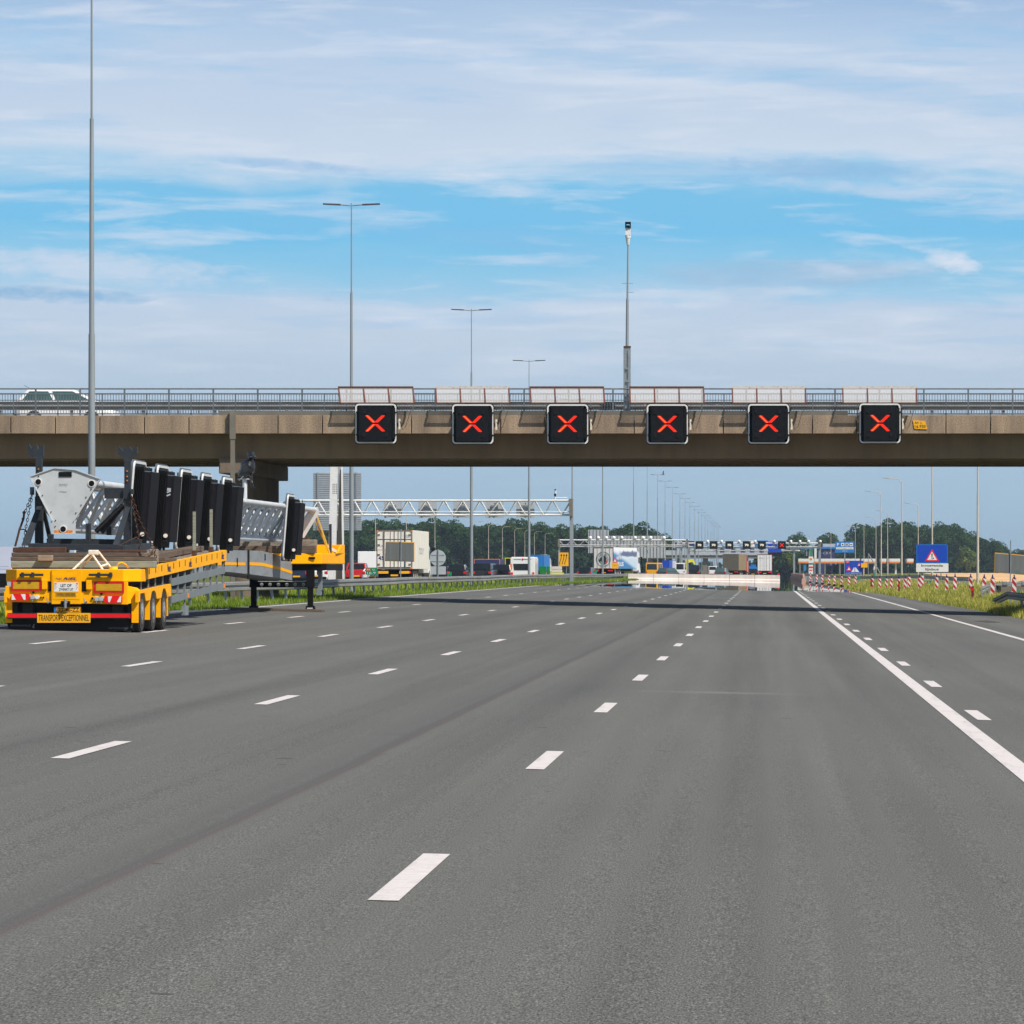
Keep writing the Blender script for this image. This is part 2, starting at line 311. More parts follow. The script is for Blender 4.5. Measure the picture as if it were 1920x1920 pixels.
# ------------------------------------------------------------------ helpers
def tag(o, label=None, cat=None, group=None, kind=None):
    if label: o['label'] = label
    if cat: o['category'] = cat
    if group: o['group'] = group
    if kind: o['kind'] = kind
    return o
def thing(name, label, cat, loc=(0, 0, 0), rz=0, group=None):
    o = bpy.data.objects.new(name, None); COL.objects.link(o); o.location = loc; o.rotation_euler = (0, 0, rz)
    o.empty_display_size = .3
    return tag(o, label, cat, group)
class MB:
    def __init__(s): s.v = []; s.f = []; s.m = []; s.mi = 0; s.sm = []; s.cuts = []
    def cut(s): s.cuts.append((len(s.v), len(s.f))); return s
    def add(s, vs, fs, smooth=False):
        b = len(s.v); s.v += [tuple(v) for v in vs]
        for f in fs: s.f.append(tuple(b+i for i in f)); s.m.append(s.mi); s.sm.append(smooth)
        return s
    def use(s, i): s.mi = i; return s
    def box(s, x0, x1, y0, y1, z0, z1):
        return s.add([(x, y, z) for x in (x0, x1) for y in (y0, y1) for z in (z0, z1)],
                     [(0, 1, 3, 2), (4, 6, 7, 5), (0, 4, 5, 1), (2, 3, 7, 6), (0, 2, 6, 4), (1, 5, 7, 3)])
    def hexa(s, p):   # 8 points: bottom 4 ccw, top 4 ccw
        return s.add(p, [(3, 2, 1, 0), (4, 5, 6, 7), (0, 1, 5, 4), (1, 2, 6, 5), (2, 3, 7, 6), (3, 0, 4, 7)])
    def quad(s, a, b, c, d): return s.add([a, b, c, d], [(0, 1, 2, 3)])
    def beam(s, a, b, w, h, up=(0, 0, 1)):
        a = Vector(a); b = Vector(b); d = (b-a).normalized(); u = Vector(up)
        if abs(d.dot(u)) > .95: u = Vector((0, 1, 0))
        sx = d.cross(u).normalized(); uz = sx.cross(d)
        p = []
        for e in (a, b):
            for i, j in ((-1, -1), (1, -1), (1, 1), (-1, 1)): p.append(e+sx*i*w/2+uz*j*h/2)
        return s.add(p, [(3, 2, 1, 0), (4, 5, 6, 7), (0, 1, 5, 4), (1, 2, 6, 5), (2, 3, 7, 6), (3, 0, 4, 7)])
    def tube(s, pts, r, n=8, r1=None, cap=True):
        pts = [Vector(p) for p in pts]; k = len(pts); base = len(s.v); ring = []
        for i, p in enumerate(pts):
            d = ((pts[min(i+1, k-1)]-pts[max(i-1, 0)])).normalized()
            u = Vector((0, 0, 1)) if abs(d.z) < .9 else Vector((0, 1, 0))
            a = d.cross(u).normalized(); b = d.cross(a)
            rr = r if r1 is None else r+(r1-r)*i/(k-1)
            ring.append([p+(a*math.cos(t)+b*math.sin(t))*rr for t in [2*math.pi*j/n for j in range(n)]])
        vs = [v for q in ring for v in q]; fs = []
        for i in range(k-1):
            for j in range(n): fs.append((i*n+j, i*n+(j+1) % n, (i+1)*n+(j+1) % n, (i+1)*n+j))
        s.add(vs, fs, True)
        if cap: s.add(ring[0], [tuple(range(n))]); s.add(ring[-1], [tuple(range(n-1, -1, -1))])
        return s
    def prism(s, poly, axis, a, b):   # poly: 2D outline, extruded along axis between a and b
        n = len(poly)
        def pt(q, t):
            if axis == 'y': return (q[0], t, q[1])
            if axis == 'x': return (t, q[0], q[1])
            return (q[0], q[1], t)
        return s.add([pt(q, a) for q in poly]+[pt(q, b) for q in poly],
                     [tuple(range(n)), tuple(range(2*n-1, n-1, -1))]+[(i, n+i, n+(i+1) % n, (i+1) % n) for i in range(n)])
    def sweep(s, prof, path):   # prof (offset sideways, z); path list of (x,y,z)
        n = len(prof); rings = []
        for i, p in enumerate(path):
            a = Vector(path[max(i-1, 0)]); b = Vector(path[min(i+1, len(path)-1)]); d = b-a; d.z = 0; d.normalize()
            sd = Vector((d.y, -d.x, 0)); rings.append([Vector(p)+sd*q[0]+Vector((0, 0, q[1])) for q in prof])
        fs = []
        for i in range(len(path)-1):
            for j in range(n-1): fs.append((i*n+j, i*n+j+1, (i+1)*n+j+1, (i+1)*n+j))
        return s.add([v for r in rings for v in r], fs)
    def ball(s, c, r, n=8, k=5, sz=(1, 1, 1)):
        vs = []; fs = []
        for i in range(k+1):
            t = math.pi*i/k
            for j in range(n):
                a = 2*math.pi*j/n; vs.append((c[0]+r*sz[0]*math.sin(t)*math.cos(a), c[1]+r*sz[1]*math.sin(t)*math.sin(a), c[2]+r*sz[2]*math.cos(t)))
        for i in range(k):
            for j in range(n): fs.append((i*n+j, (i+1)*n+j, (i+1)*n+(j+1) % n, i*n+(j+1) % n))
        return s.add(vs, fs, True)
    def build(s, name, mats, parent=None, bevel=0):
        if s.cuts:      # each piece between cuts becomes an object of its own
            c = [(0, 0)]+[q for q in s.cuts if q[1] < len(s.f)]+[(len(s.v), len(s.f))]; o = None
            for (v0, f0), (v1, f1) in zip(c[:-1], c[1:]):
                if f1 <= f0: continue
                q = MB(); q.v = s.v[v0:v1]; q.f = [tuple(i-v0 for i in f) for f in s.f[f0:f1]]; q.m = s.m[f0:f1]; q.sm = s.sm[f0:f1]; o = q.build(name, mats, parent, bevel)
            return o
        me = bpy.data.meshes.new(name); me.from_pydata(s.v, [], s.f)
        if not isinstance(mats, (list, tuple)): mats = [mats]
        for m in mats: me.materials.append(M[m] if isinstance(m, str) else m)
        me.polygons.foreach_set('material_index', s.m); me.polygons.foreach_set('use_smooth', s.sm)
        me.validate(); me.update()
        import bmesh
        bm = bmesh.new(); bm.from_mesh(me); bmesh.ops.recalc_face_normals(bm, faces=bm.faces); bm.to_mesh(me); bm.free()
        o = bpy.data.objects.new(name, me); COL.objects.link(o)
        if parent: o.parent = parent
        if bevel:
            bv = o.modifiers.new('bevel', 'BEVEL'); bv.width = bevel; bv.segments = 2; bv.limit_method = 'ANGLE'; bv.angle_limit = R(40)
        return o
def children(o): return [c for c in bpy.data.objects if c.parent == o]
def dup(o, loc, rz=None, label=None):
    def cp(q, par):
        c = q.copy(); COL.objects.link(c); c.parent = par
        for ch in kids.get(q.name, []): cp(ch, c)
        return c
    kids = {}
    for q in bpy.data.objects:
        if q.parent: kids.setdefault(q.parent.name, []).append(q)
    c = cp(o, None); c.location = loc
    if rz is not None: c.rotation_euler = (0, 0, rz)
    if label: c['label'] = label
    return c
def text(s, x, y, z, wd, ht, m, parent, name='lettering', plane='-y', shear=0, bold=0):
    """lettering centred at (x,y,z), stretched to wd x ht, facing -Y (or +X)"""
    cu = bpy.data.curves.new('font', 'FONT'); cu.body = s; cu.align_x = 'CENTER'; cu.shear = shear; cu.offset = bold; cu.resolution_u = 3; cu.space_line = .95
    ob = bpy.data.objects.new('font', cu); COL.objects.link(ob); bpy.context.view_layer.update()
    me = bpy.data.meshes.new_from_object(ob.evaluated_get(bpy.context.evaluated_depsgraph_get()))
    bpy.data.objects.remove(ob); n = len(me.vertices); co = np.empty(n*3, 'f'); me.vertices.foreach_get('co', co); co = co.reshape(-1, 3)
    lo = co.min(0); hi_ = co.max(0); u = (co[:, 0]-(lo[0]+hi_[0])/2)*wd/max(1e-6, hi_[0]-lo[0]); v = (co[:, 1]-(lo[1]+hi_[1])/2)*ht/max(1e-6, hi_[1]-lo[1])
    o3 = np.zeros_like(co)
    if plane == '-y': o3[:, 0] = x+u; o3[:, 1] = y; o3[:, 2] = z+v
    else: o3[:, 0] = x; o3[:, 1] = y+u; o3[:, 2] = z+v
    me.vertices.foreach_set('co', o3.ravel()); me.materials.clear(); me.materials.append(M[m]); me.name = name; me.update()
    o = bpy.data.objects.new(name, me); COL.objects.link(o)
    if parent: o.parent = parent
    return o
def XW(px, D): return (px-CX)*D/F
def ZW(py, D): return ZC-(py-CY)*D/F
def sl(Y):
    t = min(1, max(0, (Y-260)/340)); t = t*t*(3-2*t); return .025+(.008-.025)*t
def hump(X, Y):      # low grass berm beside the right lane
    c = lambda v: min(1, max(0, v))
    return .32*c((X-9.2)/2)*(1-c((X-16)/14))*c((460-Y)/80)
def gz(X, Y): return -sl(Y)*min(9.4, max(-15.6, X))+hump(X, Y)
ORD = 'first second third fourth fifth sixth seventh eighth ninth tenth eleventh twelfth thirteenth fourteenth fifteenth sixteenth seventeenth eighteenth nineteenth twentieth twenty-first twenty-second twenty-third twenty-fourth twenty-fifth'.split()
# ------------------------------------------------------------------ ground, road, markings
YS = [-60, 0, 20, 40, 60, 80, 100, 130, 160, 200, 240]+list(range(260, 620, 20))+[640, 700, 800, 1000, 1300, 1700, 2300, 3200, 5000]
def sheet(xs, ys, dz, name, m, kind='structure'):
    b = MB(); nx = len(xs)
    vs = [(x, y, gz(x, y)+dz) for y in ys for x in xs]
    fs = [(j*nx+i, j*nx+i+1, (j+1)*nx+i+1, (j+1)*nx+i) for j in range(len(ys)-1) for i in range(nx-1)]
    b.add(vs, fs, True); o = b.build(name, m); o['kind'] = kind; return o
sheet([-4000, -600, -100, -50, -24, -15.6, 9.2, 10, 11.2, 13, 16, 22, 30, 40, 200, 900, 4000], YS, -.03, 'ground', 'soil')
def road_right(y): return 8.95 if y < 160 else 8.95-min(1.6, (y-160)*.010)
b = MB(); ys = [y for y in YS if y <= 1700]; vs = []; fs = []
for y in ys:
    for x in (-15.75, 0, road_right(y)): vs.append((x, y, gz(x, y)))
for j in range(len(ys)-1):
    for i in (0, 1): fs.append((j*3+i, j*3+i+1, j*3+i+4, j*3+i+3))
b.add(vs, fs, True); b.build('road', 'asphalt')['kind'] = 'structure'
sheet([-44, -24.2], [y for y in YS if y <= 1700], -.015, 'parallel_road', 'asphalt2')
b = MB()
def strip(b, x, wd, y0, y1, step=1e9, dx=0):
    ys = [y0]+[y for y in YS if y0 < y < y1]+[y1]
    for a, c in zip(ys[:-1], ys[1:]):
        b.quad((x-wd/2, a, gz(x-wd/2, a)+.004), (x+wd/2, a, gz(x+wd/2, a)+.004), (x+wd/2, c, gz(x+wd/2, c)+.004), (x-wd/2, c, gz(x-wd/2, c)+.004))
# dashes: first dash of the middle line begins 18.35 m from the camera, 3 m long, every 12 m
for x, y0 in ((-1.72, 18.35), (-5.22, 30.2), (-8.62, 19.0), (-12.0, 30.8)):
    y = y0-24
    while y < 900: strip(b, x, .14, y, y+3.0); y += 12
y = 30.9
while y < 900: strip(b, 2.29, .15, y, y+3.0); y += 12
strip(b, 2.0, .19, -40, 900)
strip(b, -15.22, .17, -40, 900); strip(b, 6.08, .17, -40, 900)
b.build('road_markings', 'paint')['kind'] = 'structure'
b = MB()
for x in (-27.6, -31, -34.5, -38):
    y = 60
    while y < 900: strip(b, x, .14, y, y+3); y += 12
for x in (-24.8, -41): strip(b, x, .2, 20, 900)
for i in range(len(b.v)): b.v[i] = (b.v[i][0], b.v[i][1], b.v[i][2]-.012)
b.build('parallel_road_markings', 'paint')['kind'] = 'structure'
b = MB(); b.hexa([(6.95, 129, gz(6.95, 129)+.004), (7.5, 130.5, gz(7.5, 130)+.004), (7.3, 135, gz(7.3, 134)+.004), (6.75, 133, gz(6.75, 133)+.004)]+[(6.95, 129, gz(6.95, 129)+.006), (7.5, 130.5, gz(7.5, 130)+.006), (7.3, 135, gz(7.3, 134)+.006), (6.75, 133, gz(6.75, 133)+.006)]); b.build('road_patch', mat('asphalt_patch', (66, 66, 65), .85, 0, .3, 2))['kind'] = 'structure'
b = MB(); b.mi = 0
for (x0, y0), (x1, y1) in (((26, 430), (700, 1400)),):
    ys = [430, 600, 900, 1200, 1430]; 
    for a, c in zip(ys[:-1], ys[1:]): b.quad((24+(a-430)*.03, a, gz(30, a)+.05), (900, a, gz(30, a)+.05), (900, c, gz(30, c)+.05), (24+(c-430)*.03, c, gz(30, c)+.05))
b.build('wheat_field', 'wheat')['kind'] = 'structure'
# ---- grass
def grass(name, m, n, fx, y0, y1, h0, h1, wd, seed, label, bias=1.0, ypow=1.0):
    r = np.random.default_rng(seed)
    y = y0*(y1/y0)**(r.random(n)**ypow); a, c = fx(y); x = a+(c-a)*r.random(n)
    s_ = np.interp(y, [260, 600], [.025, .008]); zz = -s_*np.clip(x, -15.6, 9.4)-.03+.32*np.clip((x-9.2)/2, 0, 1)*(1-np.clip((x-16)/14, 0, 1))*np.clip((460-y)/80, 0, 1)
    clump = .5+.5*np.sin(x*1.7+np.sin(y*.31)*2)*np.sin(y*.53+x*.4)
    h = (h0+(h1-h0)*r.random(n))*(.6+.7*clump); ww = wd*(y/150)**.7*(.6+.8*r.random(n))
    th = r.random(n)*math.pi; lx = (r.random(n)-.5)*h*.8; ly = (r.random(n)-.5)*h*.8
    v = np.empty((n, 3, 3), 'f')
    v[:, 0] = np.stack([x-np.cos(th)*ww/2, y-np.sin(th)*ww/2, zz], 1); v[:, 1] = np.stack([x+np.cos(th)*ww/2, y+np.sin(th)*ww/2, zz], 1)
    v[:, 2] = np.stack([x+lx, y+ly, zz+h], 1)
    me = bpy.data.meshes.new(name); me.vertices.add(n*3); me.vertices.foreach_set('co', v.ravel())
    me.loops.add(n*3); me.loops.foreach_set('vertex_index', np.arange(n*3, dtype='i')); me.polygons.add(n)
    me.polygons.foreach_set('loop_start', np.arange(0, n*3, 3, dtype='i')); me.polygons.foreach_set('loop_total', np.full(n, 3, 'i'))
    at = me.attributes.new('tint', 'FLOAT', 'POINT'); tn = np.clip(r.normal(.45, .2, n)*bias+(clump-.5)*.25, 0, 1); at.data.foreach_set('value', np.repeat(tn, 3).astype('f'))
    me.materials.append(M[m]); me.update(); me.validate()
    o = bpy.data.objects.new(name, me); COL.objects.link(o); tag(o, label, 'grass', None, 'stuff'); return o
grass('grass', 'grass_l', 70000, lambda y: (np.full_like(y, -19.5), np.full_like(y, -15.65)), 55, 503, .07, .22, .03, 1, 'green grass on the verge below the long guardrail', 1.0, .8)
grass('grass', 'grass_l', 40000, lambda y: (np.full_like(y, -24.3), np.full_like(y, -19.5)), 60, 600, .15, .45, .06, 2, 'rough grass behind the long guardrail', 1.25)
def rr(y): return np.where(y < 160, 8.95, 8.95-np.minimum(1.6, (y-160)*.010))
grass('grass', 'grass_r', 260000, lambda y: (rr(y)+.02, rr(y)+np.where(y < 420, 7, 4)), 95, 520, .08, .36, .032, 3, 'yellow green meadow grass beside the right lane', 1.1)
grass('grass', 'grass_r', 40000, lambda y: (rr(y)+4, rr(y)+12+(y-130)*.02), 130, 900, .15, .40, .08, 4, 'tall straw grass in front of the wheat field', 1.35)
# ------------------------------------------------------------------ overpass
BD = 147.0; PX = F/BD
br = thing('overpass', 'brown concrete road overpass spanning all lanes', 'bridge', (0, BD, 0))
XL, XR = -72.0, 58.0
def bx(px): return XW(px, BD)
zf0, zf1 = ZW(813, BD), ZW(779, BD)
b = MB(); pitch = 83.5*BD/F; x = bx(20)-pitch*int((bx(20)-XL)/pitch)
while x < XR:
    b.box(x+.017, x+pitch-.017, 0, .28, zf0, zf1); x += pitch
b.build('parapet', 'fascia', br, .012)
b = MB(); b.box(XL, XR, .30, 14.2, zf0+.02, 6.86)
b.build('deck', 'girder', br)
b = MB()
for y0, y1 in ((1.0, 2.1), (4.0, 4.9), (6.8, 7.7), (9.6, 10.5), (12.3, 13.3)):
    b.prism([(y0, 5.52), (y0+.0, 5.56), (y0+.0, zf0+.018), (y1, zf0+.018), (y1, 5.52)], 'x', XL, XR).cut()
b.build('girder', 'girder', br)
b = MB(); b.box(XL, XR, 2.1, 12.3, 5.75, 5.9); b.build('soffit', 'girder', br)
b = MB(); b.box(bx(410), bx(1590), .05, .26, ZW(779, BD)+.004, ZW(770, BD)); b.build('cable_duct', 'steelbeam', br)
b = MB(); b.box(XL, XR, .75, 13.4, 6.865, 6.93); b.build('carriageway', 'asphalt2', br)
def railing(y):
    b = MB(); z0 = 6.93; zt, z2, z3, zb = ZW(728, BD), ZW(737.5, BD), ZW(749.5, BD), ZW(775, BD)
    b.tube([(XL, y, zt), (XR, y, zt)], .03, 6); b.box(XL, XR, y-.03, y+.03, z2-.025, z2+.025); b.box(XL, XR, y-.015, y+.015, z3-.015, z3+.015); b.box(XL, XR, y-.02, y+.02, zb-.02, zb+.02)
    x = bx(63)-pitch*int((bx(63)-XL)/pitch)
    while x < XR:
        b.box(x-.03, x+.03, y-.035, y+.035, z0-.1, zt); b.box(x+pitch/2-.022, x+pitch/2+.022, y-.02, y+.02, z0-.05, z2)
        for k in range(1, 16):
            if k != 8: b.box(x+pitch*k/16-.009, x+pitch*k/16+.009, y-.009, y+.009, zb, z2)
        x += pitch
    return b
railing(.42).build('railing', 'rail', br); railing(13.9).build('railing', 'rail', br)
WB = [(-.0, .0), (-.06, .03), (-.06, .11), (.02, .14), (.02, .17), (-.06, .20), (-.06, .28), (0, .31)]   # W beam profile
def wbeam(b, path, side=1): b.sweep([(q[0]*side, q[1]) for q in WB], path); return b
for yy, sd_ in ((1.3, 1), (12.9, -1)):
    b = MB(); wbeam(b, [(XL, yy, 7.27), (XR, yy, 7.27)], sd_)
    x = XL
    while x < XR: b.box(x-.05, x+.05, yy+.04, yy+.14, 6.93, 7.5); x += 2.6
    b.build('crash_barrier', 'galvr', br)
def pier(cx):
    b = MB(); b.box(cx-.5, cx+.5, .55, 13.4, ZW(889, 148.5), 5.515); b.build('crosshead', 'pierc', br, .03)
    b = MB()
    for yy in (3.0, 7.0, 11.0): b.tube([(cx, yy, -.1), (cx, yy, ZW(889, 148.5)+.01)], .42, 20).cut()
    b.build('pier_column', 'pierc', br)
pier(-19.25); pier(14.2); pier(-41)
b = MB(); xq = bx(437)
b.box(xq-.10, xq+.10, -.17, -.01, zf0-.2, ZW(770, BD)); b.box(xq-.075, xq+.075, -.15, -.02, .2, zf0-.2)
b.build('downpipe', 'steelbeam', br)
b = MB(); b.hexa([(bx(1714.5), -.03, ZW(804, BD)), (bx(1738.5), -.03, ZW(805, BD)), (bx(1738.5), -.005, ZW(805, BD)), (bx(1714.5), -.005, ZW(804, BD)),
                  (bx(1711.5), -.03, ZW(788, BD)), (bx(1734.5), -.03, ZW(789.5, BD)), (bx(1734.5), -.005, ZW(789.5, BD)), (bx(1711.5), -.005, ZW(788, BD))])
pl = b.build('kilometre_plate', 'signyel', br)
text('A4  L', bx(1722), -.036, ZW(792.5, BD), .27, .085, 'text', pl); text('16.930', bx(1725.5), -.036, ZW(799.5, BD), .38, .11, 'text', pl)
# cables drooping from signals along the parapet
# cages above signals
cage_px = [(635, 774), (817, 954), (994, 1131.5), (1181, 1319), (1373, 1510), (1580, 1718)]
sig_px = [704, 886, 1064, 1251, 1441, 1650]
rustl = ['rusty red top rail', 'flaking white top rail', 'dark rusty top rail and straight uprights', 'brown rusty top rail', 'peeling white rail over thin grey posts', 'white rail flecked with rust']
M['rustrail'] = mat('rusty_rail', (98, 56, 44), .8, 0, .3, 6, bump=.3)
M['whiterust'] = mat('peeling_white', (206, 198, 190), .7, 0, .1, 6, dirt=((110, 66, 50), .9))
for i, (a, c) in enumerate(cage_px):
    xa, xc = bx(a), bx(c); wdt = xc-xa
    t = thing('mesh_screen', f'mesh screen with {rustl[i]}, {ORD[i]} from left', 'screen', (xa, BD-.05, 0), 0, 'mesh screens leaning on the overpass railing')
    zt, zb = ZW(727.5, BD), ZW(757, BD); b = MB(); lean = [.10, .06, .06, .03, .02, .01][i]
    tm = ['rustrail', 'whiterust', 'rustrail', 'rustrail', 'whiterust', 'whiterust'][i]
    for k in range(4): b.beam((wdt*k/3, .02, zt), (wdt*k/3+lean, -.35, zb), .05, .05)
    b.beam((lean, -.35, zb), (wdt+lean, -.35, zb), .05, .05); b.build('frame', 'rustrail', t)
    b = MB(); b.beam((-.02, .02, zt+.02), (wdt+.02, .02, zt+.02), .07, .075); b.build('top_rail', tm, t)
    b = MB(); b.quad((0.02, 0, zt), (wdt, 0, zt), (wdt+lean, -.34, zb), (lean+.02, -.34, zb)); b.build('wire_mesh', 'mesh', t)
def rrect(hw, hh, r, n=6):
    p = []
    for cx_, cz_, a0 in ((hw-r, hh-r, 0), (-hw+r, hh-r, 90), (-hw+r, -hh+r, 180), (hw-r, -hh+r, 270)):
        for k in range(n+1): a = R(a0+90*k/n); p.append((cx_+r*math.cos(a), cz_+r*math.sin(a)))
    return p
def ring(b, hw, hh, r, wd, y0, y1):
    o_ = rrect(hw, hh, r); q = rrect(hw-wd, hh-wd, max(.02, r-wd)); n = len(o_)
    vs = [(x, y0, z) for x, z in o_]+[(x, y0, z) for x, z in q]+[(x, y1, z) for x, z in o_]+[(x, y1, z) for x, z in q]
    fs = []
    for i in range(n):
        j = (i+1) % n; fs += [(i, j, n+j, n+i), (2*n+i, 3*n+i, 3*n+j, 2*n+j), (i, 2*n+i, 2*n+j, j), (n+i, n+j, 3*n+j, 3*n+i)]
    b.add(vs, fs)
def make_signal(label, loc):
    t = thing('lane_signal', label, 'lane signal', loc, 0, 'lit lane signals hanging on the overpass')
    b = MB(); b.prism(rrect(.76, .735, .14), 'y', .16, .24); b.build('shield', 'black', t)
    b = MB(); ring(b, .735, .71, .13, .055, .10, .155); b.build('white_border', 'white', t)
    b = MB(); b.prism(rrect(.585, .625, .03), 'y', -.12, .16)
    b.box(.59, .70, -.02, .15, -.55, .55)
    for z in (.4, -.4): b.box(-.70, -.585, .02, .10, z-.025, z+.025); b.box(.70, .74, .02, .10, z-.025, z+.025)
    b.build('housing', 'led', t)
    b = MB()
    for x, z in ((-.41, .42), (.41, .42), (-.41, -.42), (.41, -.42)):
        b.tube([(x, -.121, z), (x, -.15, z)], .075, 14).cut()
    b.build('flash_lamp', 'blackt', t)
    b = MB()
    for sx in (-1, 1):
        for sz in (-1, 1):
            for k in range(17):
                for j in range(-2, 3):
                    u = .04+.0155*k; x = sx*(u+.006)+j*.027; z = sz*(u*.97)
                    if abs(x) > .34: continue
                    b.use(1 if (k*7+j*5+3*(sx+1)) % 7 == 0 else 0)
                    b.box(x-.0115, x+.0115, -.128, -.121, z-.0072, z+.0072)
    b.build('red_cross', ['ledred', 'ledora'], t)
    b = MB(); b.box(-.5, -.42, .24, .6, .3, .42); b.box(.42, .5, .24, .6, .3, .42); b.box(-.5, .5, .5, .6, .3, .4); b.build('bracket', 'galv', t)
    b = MB(); b.box(.80, .86, .30, .36, -.2, .18); b.build('junction_box', 'cream', t)
    b = MB(); b.tube([(.84, .3, .1), (.95, .28, -.22), (1.05, .3, -.1), (1.18, .4, .34), (1.25, .42, .5)], .008, 5); b.build('cable', 'black', t)
    return t
desc = ['leftmost, under the rust red screen', 'second from left', 'third from left', 'third from right', 'second from right', 'rightmost, beside the small yellow plate']
s0 = None
for i, px in enumerate(sig_px):
    loc = (XW(px, 146.2), 146.2, ZW([794, 795, 795, 795, 794.5, 793.5][i], 146.2)); lb = f'black lane signal with red cross, {desc[i]}'
    s0 = make_signal(lb, loc) if i == 0 else (dup(s0, loc, 0, lb), s0)[1]
# camera mast on the bridge
t = thing('camera_mast', 'slim grey camera mast rising behind the overpass railing', 'camera mast', (XW(1176, BD+.7), BD+.7, 6.9))
D_ = BD+.7; z = lambda y: ZW(y, D_)-6.9
b = MB(); b.prism([(-.11, -.11), (.11, -.11), (.13, .0), (.11, .11), (-.11, .11), (-.13, 0)], 'z', 0, z(652)); b.box(-.13, -.09, -.16, -.11, .3, z(656)); b.box(.03, .06, -.15, -.11, .2, z(656))
b.box(-.06, .03, -.17, -.11, z(693), z(690)); b.box(-.04, .08, -.17, -.11, z(717), z(714)); b.build('mast_base', 'galv', t)
b = MB(); b.prism([(-.13, -.13), (.13, -.13), (.13, .13), (-.13, .13)], 'z', z(652), z(649)); b.build('collar', 'rustb', t)
b = MB(); b.tube([(0, 0, z(650)), (.01, 0, z(561))], .058, 12, .05); b.tube([(.01, 0, z(562)), (.03, 0, z(458))], .036, 12, .027); b.box(-.2, .2, -.01, .01, z(532), z(531.2)); b.box(0, .22, -.01, .01, z(548.5), z(547.7)); b.build('pole', 'mast', t)
b = MB(); b.tube([(.03, 0, z(459)), (.03, 0, z(446))], .05, 12, .085); b.tube([(.03, 0, z(446)), (.03, 0, z(441))], .1, 12); b.box(-.06, .12, -.1, .1, z(441), z(428)); b.build('camera_housing', 'white', t)
b = MB(); b.box(-.07, -.03, -.14, .1, z(428), z(417)); b.box(.09, .13, -.14, .1, z(428), z(417)); b.box(-.07, .13, -.14, .1, z(420), z(416.5)); b.box(-.02, .08, -.16, .12, z(427), z(423)); b.build('camera_head', 'black', t)
